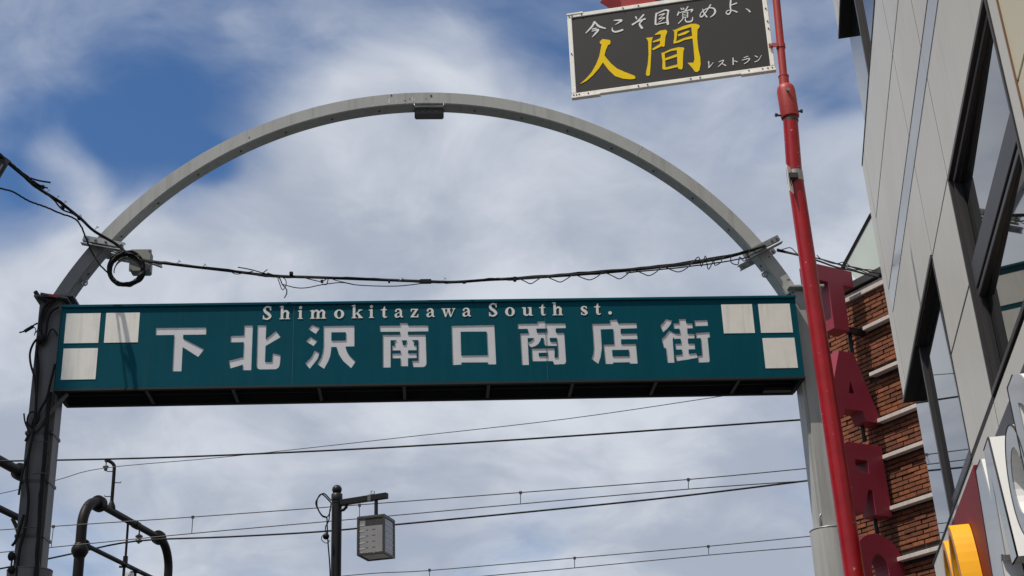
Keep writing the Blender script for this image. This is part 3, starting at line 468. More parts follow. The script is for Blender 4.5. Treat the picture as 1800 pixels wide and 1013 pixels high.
# ---- roman letters
def LT(ch, w):
    S_, H_ = [], []
    q = lambda *st: S_.extend(quads(st)); p = lambda *pts: S_.append(list(pts)); rc = lambda x0, x1, y0, y1: S_.append([(x0, y0), (x1, y0), (x1, y1), (x0, y1)])
    if ch in 'Ss':
        h = 1.47 if ch == 'S' else 1.
        q((w*.84, h*.80, .10), (w*.70, h*.95, .12*h), (w*.42, h*.965, .12*h), (w*.20, h*.80, .24), (w*.30, h*.60, .29), (w*.62, h*.42, .32), (w*.82, h*.22, .26), (w*.58, h*.04, .13*h), (w*.28, h*.045, .11*h), (w*.12, h*.20, .10))
        p((w*.80, h*.70), (w*.90, h*.70), (w*.90, h*1.0), (w*.83, h*1.0)); p((w*.06, h*.0), (w*.13, h*.0), (w*.17, h*.31), (w*.06, h*.31))
    elif ch in 'himku':
        if ch == 'i': stems, hs = [(w*.26, .97)], 0
        elif ch == 'h': stems = [(w*.12, 1.5), (w*.64, .62)]
        elif ch == 'm': stems = [(w*.07, .97), (w*.41, .66), (w*.75, .66)]
        elif ch == 'k': stems = [(w*.12, 1.5)]
        elif ch == 'u': stems = [(w*.13, .97), (w*.66, .97)]
        sw = .27
        for i, (x, h) in enumerate(stems):
            if ch == 'u':
                rc(x, x+sw, .2 if i == 0 else 0, h); p((x-.13, h), (x-.13, h-.08), (x, h-.12), (x+sw*.5, h))
            else:
                rc(x, x+sw, 0, h); rc(x-.12, x+sw+.12, 0, .09)
                if h > .9: p((x-.13, h-.03), (x-.13, h-.10), (x, h-.14), (x+sw, h+.02), (x+sw*.7, h+.03))
        if ch == 'i': S_.append(ellipse(w*.26+.135, 1.30, .175, .175, 14))
        if ch == 'h': q((w*.12+.22, .62, .08), (w*.45, .88, .16), (w*.62, .93, .20), (w*.64+.15, .72, .27), (w*.64+.135, .5, .27))
        if ch == 'm':
            for a, c in ((w*.07, w*.41), (w*.41, w*.75)): q((a+.24, .66, .08), (a+.42, .90, .15), (c-.02, .93, .19), (c+.15, .74, .27), (c+.135, .5, .27))
        if ch == 'u': q((w*.13+.135, .4, .27), (w*.13+.15, .18, .25), (w*.42, .06, .17), (w*.56, .12, .12), (w*.66+.05, .3, .08)); p((w*.66+.1, 0), (w+.02, .02), (w+.02, .09), (w*.66+.1, .12))
        if ch == 'k': p((w*.3, .42), (w*.40, .42), (w*.86, .90), (w*.72, .90)); rc(w*.62, w*.98, .88, .97); p((w*.42, .56), (w*.62, .62), (w*1.0, .05), (w*.72, .05)); rc(w*.60, w*1.04, 0, .09)
    elif ch == 'o': S_.append(ellipse(w/2, .49, w/2, .52, 24)); H_.append(ellipse(w/2, .49, w*.21, .42, 18))
    elif ch == 't':
        rc(w*.28, w*.28+.27, .2, .98); p((w*.28, .9), (w*.28+.27, .9), (w*.28+.27, 1.32), (w*.28+.16, 1.30)); rc(0, w*.95, .86, .96); q((w*.28+.135, .35, .27), (w*.28+.16, .14, .24), (w*.75, .05, .13), (w, .14, .06))
    elif ch == 'a':
        q((w*.14, .74, .10), (w*.24, .90, .12), (w*.46, .95, .13)); q((w*.46, .95, .13), (w*.66, .90, .18), (w*.74, .70, .24)); rc(w*.62, w*.62+.24, .10, .74); p((w*.7, .12), (w*.80, -.01), (w*1.0, .03), (w*1.02, .12), (w*.92, .13)); S_.append(ellipse(w*.18, .74, .10, .10, 12))
        q((w*.64, .60, .08), (w*.40, .51, .09), (w*.20, .40, .14)); rc(w*.03, w*.03+.24, .14, .36); q((w*.16, .08, .14), (w*.34, .05, .13), (w*.62, .15, .08)); p((w*.03, .36), (w*.22, .48), (w*.30, .44), (w*.03+.24, .30)); p((w*.03, .14), (w*.16, .0), (w*.30, .0), (w*.03+.24, .2))
    elif ch == 'z': rc(w*.04, w*.96, .86, .97); rc(0, w*.98, 0, .11); p((w*.02, .1), (w*.36, .1), (w*.95, .88), (w*.62, .88)); p((w*.04, .9), (w*.04, .62), (w*.12, .62), (w*.22, .9)); p((w*.80, .08), (w*.92, .36), (w*1.0, .36), (w*.98, .08))
    elif ch == 'w':
        for (x0, x1, wd0, wd1) in ((.06, .30, .19, .10), (.30, .50, .06, .05), (.40, .66, .19, .10), (.66, .93, .06, .05)):
            up = wd0 > .1
            if up: p((w*x0, .95), (w*(x0+wd0), .95), (w*(x1+.05), -.02), (w*(x1-.03), -.02))
            else: p((w*(x0-.03), -.02), (w*(x0+.04), -.02), (w*(x1+.04), .95), (w*(x1-.02), .95))
        rc(0, w*.32, .88, .97); rc(w*.36, w*.66, .88, .97); rc(w*.78, w*1.0, .88, .97)
    elif ch == '.': S_.append(ellipse(w/2, .19, .19, .19, 14))
    return S_, H_
XH = .0712; ZBASE = 5.6193
ROM = [('S', -1.2144, -1.1436), ('h', -1.0869, -1.0065), ('i', -.9498, -.9119), ('m', -.857, -.7346), ('o', -.6767, -.6017), ('k', -.5465, -.4637), ('i', -.4152, -.3799), ('t', -.3246, -.2779), ('a', -.2226, -.1576), ('z', -.1003, -.041), ('a', .0183, .0815), ('w', .1333, .2388), ('a', .2916, .3569), ('S', .4916, .5619), ('o', .6187, .692), ('u', .747, .8291), ('t', .8794, .9277), ('h', .979, 1.0613), ('s', 1.1972, 1.2505), ('t', 1.3021, 1.3506), ('.', 1.4079, 1.4351)]
for ch, x0, x1 in ROM:
    st, ho = LT(ch, (x1-x0)/XH); b = MB()
    b.glyph([[(x0+px*XH, ZBASE+py*XH) for px, py in s] for s in st], [[(x0+px*XH, ZBASE+py*XH) for px, py in s] for s in ho], fxz, -.004, .001, back=False)
    b.build('roman_letter', 'lettering', board)
# diagonal braces from pillars to board
b = MB(); b.tube([(-2.84, 10.06, 4.80), (-2.625, 10.06, 5.077)], .016, 4, smooth=False); b.build('brace', 'dark_shade_steel', gate)
b = MB(); b.box(2.62, 2.85, YG+DEP-.10, YG+DEP-.02, ZB-.010, ZB+.02); b.build('end_bracket', 'winframe', gate)
# cable clamps: two channel rails across the arch, one in front, one behind
def clamp(pa, pb, n):
    A, B = at(*pa, 10.06), at(*pb, 10.06); e = (B-A).normalized(); up = Vector((-e.z, 0, e.x)); L = (B-A).length
    for (dy, dz, ds) in ((0, 0, 0), (.225, -.015, .02)):
        fr = frame(A+Vector((0, dy, dz))+e*ds, e, (0, 1, 0), up); b = MB()
        b.box(0, L, 0, .035, -.022, -.018, fr); b.box(0, L, 0, .004, -.0178, .018, fr); b.box(0, L, 0, .035, .0182, .022, fr)
        if dy == 0:
            b.box(0, L, -.02, .03, -.052, -.046, fr)
        r = b.build('clamp_rail', 'galv', gate)
        b = MB()
        for t in (.1, .3, .55, .8, .93): bolt(b, fr(L*t, -.001, 0), (0, -1, 0), .010, .022); b.tube([fr(L*t, .02, -.016), fr(L*t, .02, .016)], .007, 5)
        b.split('clamp_bolt', 'galv', r)
clamp((146, 418), (218, 431), 0)
clamp((1306, 449), (1369, 417), 1)

# ------------------------------------------------------------------ cables on the gate
def px_tube(b, pts, r, k=6, n=7, amp=0., seed=0):
    P = smooth([at(x, y, Y) for x, y, Y in pts], k)
    if amp: P = wob(P, amp, seed)
    b.tube(P, r, n)
main = [(-60, 236, 9.1), (0, 275, 9.28), (18, 290, 9.33), (48, 315, 9.42), (70, 333, 9.5), (100, 352, 9.62), (140, 383, 9.78), (165, 406, 9.88), (205, 430, 9.98), (235, 453, 9.98), (290, 463, 9.98), (400, 476, 9.98), (480, 485, 9.98), (560, 488, 9.98), (640, 491, 9.98), (750, 495, 9.98), (800, 496, 9.98), (860, 492, 9.98), (905, 490, 9.98), (1000, 484, 9.98), (1100, 476, 9.98), (1200, 465, 9.98), (1270, 454, 9.98), (1312, 443, 10.0), (1345, 432, 10.03)]
cb = thing('cable_bundle', 'black bundle of telephone cables strung across the arch just above the teal board', 'cable', at(750, 495, 9.98))
b = MB(); px_tube(b, main, .0115); b.build('main_cable', 'cable', cb)
b = MB(); px_tube(b, [(x+2*math.sin(i*1.3), y+2.0*math.sin(i*2.1+1), Y-.008) for i, (x, y, Y) in enumerate(main)], .006, 6, 6, .002, 3); b.build('second_cable', 'cable', cb)
b = MB(); px_tube(b, [(x, y+1.8*math.sin(i*1.7), Y+.008) for i, (x, y, Y) in enumerate(main)], .0055, 6, 6, .003, 4)
px_tube(b, [(x+2, y-3-1.2*math.sin(i*2.9), Y) for i, (x, y, Y) in enumerate(main[:5])], .006, 6, 6, .004, 5)
px_tube(b, [(55, 320, 9.44), (78, 338, 9.5), (95, 352, 9.6), (103, 362, 9.62), (112, 370, 9.66), (128, 376, 9.7), (142, 386, 9.8)], .006, 6, 6)
b.split('twisted_cable', 'cable', cb)
b = MB()                                                           # garlands of spiral wire on the right half
pts = [(880, 492)]; i = 0
for x0 in range(905, 1270, 52):
    y0 = 490-.00017*(x0-905)**2-.028*(x0-905); pts += [(x0, y0-2), (x0+16, y0+4), (x0+28, y0+9-(i % 3)), (x0+40, y0+2)]; i += 1
pts += [(1228, 452), (1240, 450), (1254, 459), (1268, 461), (1284, 448), (1300, 452), (1318, 440)]
pts.sort(); px_tube(b, [(x, y, 9.96) for x, y in pts], .0042, 5, 5)
px_tube(b, [(905, 488, 9.99), (1000, 481, 9.99), (1110, 472, 9.99), (1200, 462, 9.99), (1300, 445, 10.02)], .0055, 6, 6, .003, 8)
px_tube(b, [(1100, 480, 9.99), (1200, 470, 9.99), (1270, 461, 9.99), (1318, 452, 10.02)], .005, 6, 6, .002, 9)
b.split('spiral_wire', 'cable', cb)
b = MB()                                                           # loose drooping wires on the left half
px_tube(b, [(470, 480, 9.97), (490, 488, 9.97), (496, 500, 9.97), (503, 508, 9.97), (504, 516, 9.97), (500, 524, 9.97)], .0045, 5, 5)
px_tube(b, [(484, 484, 9.97), (500, 490, 9.97), (503, 500, 9.97), (497, 510, 9.97), (492, 500, 9.97), (488, 488, 9.97)], .0035, 5, 5)
px_tube(b, [(496, 500, 9.97), (520, 506, 9.97), (540, 506, 9.97), (565, 501, 9.97), (600, 497, 9.97), (625, 501, 9.97), (660, 503, 9.97), (700, 503, 9.97), (738, 499, 9.97), (750, 496, 9.97)], .004, 5, 5)
px_tube(b, [(582, 489, 9.97), (590, 493, 9.97), (625, 501, 9.97)], .0035, 4, 5)
px_tube(b, [(530, 487, 9.97), (548, 492, 9.97), (565, 495, 9.97), (576, 490, 9.97), (574, 500, 9.97), (566, 500, 9.97)], .004, 5, 5)
px_tube(b, [(418, 470, 9.97), (440, 474, 9.97), (470, 482, 9.97), (500, 486, 9.97)], .0045, 5, 5)
px_tube(b, [(402, 475, 9.97), (414, 482, 9.97), (430, 480, 9.97), (445, 477, 9.97)], .0035, 5, 5)
px_tube(b, [(455, 486, 9.97), (470, 474, 9.97)], .004, 2, 5); px_tube(b, [(84, 331, 9.5), (70, 326, 9.47), (58, 318, 9.44)], .006, 3, 5); px_tube(b, [(89, 321, 9.5), (70, 318, 9.47), (52, 313, 9.44)], .007, 3, 5)
b.split('loose_wire', 'cable', cb)
b = MB()                                                           # splices and clips
for (x, y, w, h) in ((748, 495, 22, 8), (905, 491, 6, 9), (566, 495, 5, 5), (684, 495, 4, 5), (512, 481, 7, 6), (816, 496, 7, 5), (72, 329, 13, 7), (52, 317, 8, 6), (110, 365, 7, 6), (140, 384, 8, 6)):
    c = at(x, y, 9.96 if x > 200 else 9.45+(x-50)*.004); s = c.y/FPX; b.box(c.x-w*s/2, c.x+w*s/2, c.y-.014, c.y+.014, c.z-h*s/2, c.z+h*s/2)
b.split('splice_clip', 'cable', cb, .003)
b = MB()
for (x, y) in ((100, 348), (113, 357), (169, 402), (139, 381), (83, 337), (313, 462), (358, 468), (705, 492), (780, 492)):
    c = at(x, y, 9.96 if x > 200 else 9.45+(x-50)*.004); b.tube([c+Vector((-.008, 0, -.005)), c+Vector((.012, 0, .018))], .004, 5); b.tube([c+Vector((.002, 0, .02)), c+Vector((.02, 0, .004))], .003, 5)
b.split('wire_tie', 'galv', cb)
# single cable arriving lower left, running on to the coil
b = MB(); px_tube(b, [(-60, 318, 9.2), (0, 331, 9.35), (24, 338, 9.4), (52, 354, 9.5), (80, 364, 9.6), (108, 376, 9.7), (130, 384, 9.78), (142, 397, 9.83), (150, 416, 9.87), (160, 440, 9.92), (176, 466, 9.93), (190, 480, 9.93)], .0065, 8, 6, .002, 12)
tag(b.build('drop_cable', 'cable'), 'thin wavy black cable below the bundle, running down to the cable coil', 'cable')
# coil
b = MB(); rd = random.Random(5); cc = at(222, 473, 9.975)
for i in range(17):
    r = .127+rd.uniform(-.012, .010); ox, oz = rd.uniform(-.006, .006), rd.uniform(-.006, .006); P = []
    for j in range(29):
        a = 2*math.pi*j/28; P.append(cc+Vector((ox+r*math.cos(a)*(1+.02*math.sin(3*a+i)), rd.uniform(-.012, .012)+.01*(i % 4-1.5), oz+r*1.02*math.sin(a))))
    b.tube(smooth(P, 2), .0075, 6)
for i in range(3):
    P = [cc+Vector((.098*math.cos(a)+.012, -.01*i, .095*math.sin(a)-.012*i)) for a in [math.radians(20+x*(8+i)) for x in range(18)]]; b.tube(P, .0045, 5)
tag(b.build('cable_coil', 'cable'), 'round coil of spare black cable hung beside the left foot of the arch', 'coil of cable')
# junction box behind the coil
q = at(249, 462, 10.12); jb = thing('junction_box', 'small grey box with rounded lid hanging behind the cable coil', 'box', q-Vector((0, 0, .09)))
b = MB(); b.box(q.x-.078, q.x+.072, 10.09, 10.19, q.z-.085, q.z+.088); b.build('case', 'boxgrey', jb, .008, 2)
b = MB(); b.box(q.x-.085, q.x+.079, 10.074, 10.089, q.z-.092, q.z+.095); b.build('lid', 'boxgrey', jb, .006, 2)
b = MB()
for sx in (-.068, .062):
    for sz in (-.076, .078): bolt(b, (q.x+sx, 10.074, q.z+sz), (0, -1, 0), .007, .004)
b.split('lid_screw', 'rivet', jb)
b = MB(); b.tube([at(192, 436, 10.06), at(285, 470, 10.06)], .009, 4, smooth=False); b.tube([at(192, 441, 10.06), at(285, 466, 10.06)], .006, 4, smooth=False); b.split('hanger_rod', 'galv', jb)
# cables leaving behind the right foot of the arch towards the shop building
b = MB()
e1 = (1546, 487, 9.3)
px_tube(b, [(1366, 441, 10.12), (1400, 448, 10.0), (1436, 458, 9.9), (1470, 470, 9.7), (1500, 476, 9.55), (1525, 483, 9.4), e1], .008, 6, 6)
px_tube(b, [(1366, 438, 10.12), (1400, 447, 10.0), (1440, 455, 9.9), (1480, 466, 9.7), (1510, 472, 9.5), (1530, 478, 9.4), (1549, 481, 9.3)], .006, 6, 6)
px_tube(b, [(1370, 441, 10.12), (1378, 438, 10.1), (1390, 436, 10.05), (1401, 446, 10.0), (1412, 454, 10.0)], .004, 5, 5)
px_tube(b, [(1436, 449, 9.9), (1446, 457, 9.85), (1468, 464, 9.75), (1484, 461, 9.65), (1496, 469, 9.6), (1515, 476, 9.5), (1536, 486, 9.35)], .004, 5, 5)
px_tube(b, [(1470, 464, 9.7), (1500, 474, 9.5), (1522, 474, 9.4), (1540, 476, 9.3)], .004, 5, 5)
sc_t = thing('service_cables', 'black cables running from the right foot of the arch to the pale building', 'cables', at(1440, 458, 9.9)); b.split('service_cable', 'cable', sc_t)
# dark board at the far left on the cable
c = at(-14, 284, 9.28); fr = frame(c, (.92, .1, -.38), (-.1, 1, 0), (.38, 0, .92)); b = MB(); b.box(-.14, .11, 0, .012, -.10, .06, fr)
hb = tag(b.build('hanging_plate', 'lamp_black'), 'small dark plate hanging from the cable bundle at the left edge', 'plate')
b = MB()
for i in range(3): b.box(.02+.025*i, .035+.025*i, -.002, .0005, -.05-.012*i, .01, fr)
b.build('faded_print', 'boxgrey', hb)

# ---- cables on the left pillar
pc = thing('pillar_cables', 'tangle of black cables tied to the dark left pillar of the gate', 'cables', (-2.88, 10.08, 0))
Yp = 10.05
b = MB(); px_tube(b, [(62, 513, Yp), (68, 521, Yp), (78, 527, Yp), (92, 530, Yp)], .016, 5, 8); px_tube(b, [(93, 526, Yp), (80, 536, Yp), (74, 550, Yp), (71, 566, Yp), (72, 588, Yp)], .013, 5, 7)
px_tube(b, [(96, 527, Yp), (84, 540, Yp), (78, 556, Yp), (70, 575, Yp), (73, 592, Yp)], .009, 5, 6); b.split('thick_cable', 'cable', pc)
b = MB(); px_tube(b, [(72, 590, Yp), (60, 602, Yp), (53, 620, Yp), (54, 640, Yp), (60, 662, Yp), (63, 690, Yp), (63, 720, Yp), (60, 745, Yp), (56, 775, Yp), (50, 800, Yp), (40, 830, Yp), (33, 870, Yp)], .0085, 6, 7)
px_tube(b, [(68, 596, Yp), (64, 620, Yp), (65, 650, Yp), (64, 690, Yp), (62, 730, Yp), (57, 770, Yp), (52, 790, Yp), (47, 835, Yp), (50, 880, Yp), (44, 930, Yp), (34, 970, Yp), (28, 1030, Yp)], .010, 6, 7)
px_tube(b, [(74, 590, Yp), (67, 615, Yp), (69, 645, Yp), (66, 690, Yp)], .0045, 6, 5); b.split('side_cable', 'cable', pc)
b = MB(); px_tube(b, [(104, 540, Yp), (92, 547, Yp), (84, 562, Yp), (80, 590, Yp), (74, 606, Yp)], .009, 6, 6); px_tube(b, [(101, 590, Yp), (95, 580, Yp), (89, 581, Yp), (82, 596, Yp), (76, 604, Yp)], .006, 6, 6)
px_tube(b, [(97, 640, Yp-.02), (90, 668, Yp-.02), (82, 700, Yp-.02), (70, 722, Yp), (62, 742, Yp)], .009, 6, 6)
px_tube(b, [(88, 690, Yp), (84, 720, Yp), (82, 760, Yp), (79, 800, Yp), (75, 850, Yp), (71, 900, Yp), (68, 950, Yp), (63, 1030, Yp)], .017, 6, 7)
px_tube(b, [(84, 700, Yp-.02), (80, 750, Yp-.02), (77, 800, Yp-.02), (70, 870, Yp-.02), (66, 950, Yp-.02), (60, 1030, Yp-.02)], .008, 6, 6, .004, 31); b.split('down_cable', 'cable', pc)
b = MB(); px_tube(b, [(34, 585, Yp), (44, 582, Yp), (56, 574, Yp), (66, 568, Yp)], .006, 4, 5); px_tube(b, [(43, 583, Yp), (58, 574, Yp)], .013, 2, 6); px_tube(b, [(60, 590, Yp), (63, 580, Yp), (59, 573, Yp), (67, 569, Yp)], .0035, 5, 5); px_tube(b, [(69, 568, Yp), (66, 580, Yp), (62, 586, Yp)], .0035, 5, 5)
px_tube(b, [(42, 727, Yp), (44, 742, Yp), (50, 757, Yp), (52, 762, Yp), (46, 775, Yp)], .006, 4, 6); px_tube(b, [(45, 776, Yp), (51, 764, Yp)], .011, 2, 6); px_tube(b, [(56, 752, Yp), (48, 742, Yp), (50, 730, Yp), (56, 724, Yp), (62, 728, Yp), (58, 740, Yp), (54, 752, Yp)], .006, 6, 6); px_tube(b, [(45, 742, Yp), (52, 750, Yp), (62, 745, Yp), (68, 735, Yp), (67, 725, Yp)], .007, 5, 6)
px_tube(b, [(44, 812, Yp), (52, 796, Yp), (55, 784, Yp)], .005, 3, 5); px_tube(b, [(50, 826, Yp), (46, 812, Yp), (52, 800, Yp)], .005, 3, 5); px_tube(b, [(21, 960, Yp), (28, 950, Yp), (36, 925, Yp), (42, 905, Yp)], .010, 4, 6); b.split('stray_wire', 'cable', pc)
b = MB(); c = at(72, 596, Yp); b.sphere(c, .034, 10, 8, 1.15); c2 = at(20, 978, Yp); b.sphere(c2, .026, 10, 8, 1.3); c3 = at(20, 1002, Yp); b.sphere(c3, .026, 10, 8, 1.1); b.split('cable_boot', 'cable', pc)
b = MB(); c = at(84, 520, Yp); fr = frame(c, (.97, 0, -.2), (0, 1, 0), (.2, 0, .97)); b.box(-.05, .16, -.03, .10, -.006, .006, fr); b.build('cable_tray', 'dark_shade_steel', pc)
b = MB(); b.box(.02, .09, -.034, -.029, -.014, .006, fr); b.build('red_tape', 'red', pc)
b = MB()
for (x0, x1, y) in ((60, 75, 776), (62, 78, 832), (42, 60, 927)):
    px_tube(b, [(x0-4, y+2, Yp-.015), ((x0+x1)/2, y, Yp-.03), (x1+10, y+1, Yp-.01)], .004, 4, 5)
b.split('cable_tie', 'wire', pc)

# ------------------------------------------------------------------ red pole with the restaurant sign
pole = thing('red_pole', 'tall red steel pole of two diameters standing in front of the gate', 'pole', (2.15, 7, 0))
pb, pm, pt = Vector((2.146, 7, 0)), at(1396, 300, 7), at(1389, 206, 7)
def up_to(p, q, z): return p+(q-p)*((z-p.z)/(q.z-p.z))
q0 = at(1502, 1013, 7)
b = MB(); b.tube([up_to(q0, pt, 0), q0, pm, pt], [.056, .051, .0435, .0415], 24); b.build('lower_shaft', 'red', pole)
ct = at(1380, 150, 7); b = MB(); d = (ct-pt); b.tube([pt-d*.02, pt+d*.02, pt+d*.80, pt+d*.92, pt+d*.98, pt+d*1.0], [.0505, .0525, .0525, .048, .038, .030], 24); col_ = b.build('collar', 'red_faded', pole)
b = MB(); b.tube([pt-d*.16, pt-d*.05], .0435, 20); b.build('bare_band', 'rivet', pole)
u0, u1 = at(1379, 152, 7), at(1366.4, 20, 7); u2 = u1+(u1-u0)*.6
b = MB(); b.tube([u0, u2], .0225, 18); b.build('upper_shaft', 'red_faded', pole)
b = MB(); k1 = u0+(u1-u0)*.12; b.tube([u0, k1], .029, 18); b.tube([k1, k1+(u1-u0)*.012], .031, 18); b.build('socket', 'red_faded', pole)
for (x, y, dr) in ((1380.5, 168, (0, -1, 0)), (1404, 196, (1, -.15, 0)), (1369, 203, (-1, -.25, 0))):
    c = at(x, y, 7); dr = Vector(dr).normalized(); c = c-dr*.02+(Vector((0, -.05, 0)) if abs(dr.x) < .5 else Vector((0, 0, 0))); b = MB(); b.tube([c, c+dr*.03], .006, 8); b.tube([c+dr*.03, c+dr*.042], .011, 6, smooth=False); b.build('set_bolt', 'galv' if abs(dr.x) < .5 else 'rivet', pole)
s0, s1 = up_to(pm, q0, at(1398, 321, 7).z), up_to(pm, q0, at(1397, 303, 7).z)
b = MB(); b.tube([s0, s1], .0455, 24); st_ = b.build('steel_strap', 'galv', pole)
c = s0+Vector((-.03, -.045, .0)); b = MB(); b.box(c.x-.02, c.x+.03, c.y-.02, c.y-.002, c.z+.0, c.z+.03); b.build('strap_buckle', 'rivet', st_)
fr = frame(s1+Vector((-.030, -.030, .012)), (-.62, -.78, 0), (.78, -.62, 0), (.0, 0, 1)); b = MB(); b.box(-.02, .055, 0, .003, -.165, .0, fr); tg = b.build('tag_plate', 'frame_white', pole)
b = MB(); b.glyph(quads([(.005, -.10, .01), (.02, -.07, .012), (.035, -.10, .012), (.02, -.12, .01)])+quads([(.0, -.085, .01), (.035, -.075, .01)]), [], fr, .0045, .003, back=False); b.glyph(quads([(.005, -.10, .01), (.02, -.07, .012), (.035, -.10, .012), (.02, -.12, .01)])+quads([(.0, -.085, .01), (.035, -.075, .01)]), [], fr, -.0015, .0, back=False); b.build('tag_mark', 'rivet', tg)

SR, SL = Vector((2.0621, 7.0, 5.9393)), Vector((.8992, 7.3097, 5.9393)); ex = (SR-SL).normalized(); SW = (SR-SL).length; SH = .585
ey = Vector((-ex.y, ex.x, 0))            # pointing away from the street
rs = thing('restaurant_sign', 'charcoal sign with yellow and white brush lettering in a white frame on the red pole', 'sign', SL.lerp(SR, .5))
F = frame(SL, ex, ey, (0, 0, 1)); FW = .027
b = MB(); b.box(FW-.004, SW-FW+.004, .006, .016, FW-.004, SH-FW+.004, F); pan = b.build('sign_panel', 'panel_grey', rs)
for (x0, x1, z0, z1) in ((0, SW, 0, FW), (0, SW, SH-FW, SH), (0, FW+.001, FW+.0005, SH-FW-.0005), (SW-FW-.001, SW, FW+.0005, SH-FW-.0005)):
    b = MB(); b.box(x0, x1, 0, .028, z0, z1, F); b.build('frame_rail', 'frame_white', rs, .003)
b = MB(); b.box(-.002, .17, -.003, .03, -.006, .006, F); b.box(SW-.20, SW+.002, -.003, .03, -.006, .006, F); b.box(-.002, .10, -.003, .03, SH-.006, SH+.005, F); b.split('corner_strip', 'frame_white', rs, .001)
b = MB(); rd = random.Random(2)
for (x, z) in [(.012, .012), (.028, .012), (.045, .012), (.10, .012), (.40, .014), (.455, .014), (.71, .014), (.765, .014), (1.05, .014), (1.13, .012), (1.16, .012), (1.185, .012), (.012, SH-.014), (.03, SH-.014), (.09, SH-.014), (.345, SH-.014), (.44, SH-.014), (.014, .30), (SW-.012, .28), (SW-.012, .33), (SW-.014, .42)]:
    bolt(b, F(x, 0, z), -ey, .0045, .005)
b.split('rivet', 'rivet', rs)
for ch, st in BIGCHAR.items():
    b = MB(); b.glyph(st, [], F, .0035, .0065, back=False); b.build('big_character', 'yellow', pan)
for ch, sts in BRUSH.items():
    b = MB(); b.glyph([q for s in sts for q in quads(s)], [], F, .0035, .0065, back=False); b.build('brush_character', 'chalk', pan)
for z in (.155, .565):                                             # pipe clamps
    c = F(SW-.012, -.004, z); pc_ = up_to(u0, u2, c.z); b = MB(); b.tube([pc_+Vector((0, 0, -.014)), pc_+Vector((0, 0, .014))], .027, 18)
    b.hexa([c+Vector((-.012, -.006, -.016)), pc_+Vector((-.02, -.024, -.014)), pc_+Vector((-.02, -.018, -.014)), c+Vector((-.012, 0, -.016)), c+Vector((-.012, -.006, .016)), pc_+Vector((-.02, -.024, .014)), pc_+Vector((-.02, -.018, .014)), c+Vector((-.012, 0, .016))])
    cl_ = b.build('pipe_clamp', 'red_faded', rs, .002); b = MB(); bolt(b, c+Vector((0, -.006, 0)), (0, -1, 0), .007, .010); b.split('clamp_bolt', 'galv', cl_)
# red lamp trough on top of the sign (most of it above the picture)
A_, B_ = .335, .545; zt = SH+.001; b = MB()
b.hexa([F(A_, .03, zt-.01), F(B_, .03, zt+.005), F(B_, .12, zt+.01), F(A_, .12, zt-.005), F(A_-.01, .01, zt+.20), F(B_+.05, .01, zt+.20), F(B_+.05, .20, zt+.20), F(A_-.16, .22, zt+.20)])
b.build('lamp_trough', 'red_faded', rs, .006, 2)

# ------------------------------------------------------------------ pale clad shop building on the right
BD, BW, BN = Vector((.23619441, .97147149, -.02133882)), Vector((-.0155641, .02573963, .99954751)), Vector((-.97158116, .23575541, -.02119964))
EYEP = Vector((0, 0, EYE))
def BF(u, q, v): return EYEP+BD*u+BW*v+BN*(-1.10+q)          # u along the wall away from us, q out of the wall, v above eye height
bld = thing('shop_building', 'pale metal clad shop building with dark windows along the right of the street', 'building', EYEP+BD*6.5+BN*-1.3-Vector((0, 0, 1.6)))
UE, GAP = 9.25, .008
def panel(u0, u1, v0, v1, m='cladding', q=0., gv0=GAP, gv1=GAP, name='wall_panel', g=GAP):
    b = MB(); b.box(u0+g, u1-g, q-.014, q, v0+gv0, v1-gv1, BF); return b.build(name, m, bld, .0006)
core = MB()
core.box(2.0, 9.46, -3.5, -.30, -1.6, 9.5, BF)
core.box(2.0, 7.12, -.299, -.001, 3.16, 9.5, BF); core.box(7.121, 9.46, -.299, -.001, 3.17, 4.99, BF); core.box(2.0, 4.69, -.299, -.001, -1.6, 3.155, BF); core.box(6.235, 7.12, -.299, -.001, -1.6, 3.155, BF); core.box(4.695, 6.23, -.299, -.001, -1.6, 2.02, BF); core.box(7.125, 9.46, -.299, -.001, -1.6, 2.02, BF); core.box(7.121, 9.46, -.299, -.001, 6.12, 9.5, BF)
core.build('wall_core', 'joint', bld)
cols = [(UE, 7.13), (7.13, 6.23), (6.23, 4.49)]
for (a, c) in cols:
    panel(c, a, 3.15, 3.71, gv0=.004); panel(c, a, 3.71, 3.88, 'strip', -.0003, name='metal_strip', g=.002); panel(c, a, 3.88, 4.43); panel(c, a, 4.43, 5.0)
for v0, v1 in ((5.0, 5.56), (5.56, 6.12), (6.12, 6.85), (6.85, 7.6), (7.6, 8.3)):
    panel(6.23, 7.13, v0, v1); panel(4.49, 6.23, v0, v1)
    if v0 > 6: panel(7.13, UE, v0, v1)
panel(6.23, 7.13, 2.03, 2.59, gv0=.02); panel(6.23, 7.13, 2.59, 3.15)
panel(4.49, 4.70, 2.03, 3.15, gv0=.02)
for v0, v1 in ((1.45, 2.03), (.6, 1.45), (-.4, .6), (-1.6, -.4)):
    for (a, c) in ((9.46, 8.5), (8.5, 7.13), (7.13, 6.23), (6.23, 4.49)): panel(c, a, v0, v1, gv1=.015 if v1 == 2.03 else GAP)
for v0, v1 in ((-1.6, .5), (.5, 2.6), (2.6, 4.7), (4.7, 7.0)): panel(2.2, 4.49, v0, v1, 'cladding_cream', .012)
b = MB(); b.box(4.484, 4.492, -.02, .018, -1.6, 8, BF); b.build('copper_edge', mat('copper_edge', (.22, .12, .07), .4, .5), bld)
for v0, v1 in ((3.15, 5.0), (6.12, 8.3)):                        # corner trim that folds round the end of the wall
    b = MB(); b.box(UE+GAP, 9.50, -.025, .0, v0, v1, BF); b.box(9.475, 9.50, -.60, -.026, v0, v1, BF); b.build('corner_trim', 'cladding', bld, .002)
GQ = -.017      # the near pane is not quite parallel to the wall
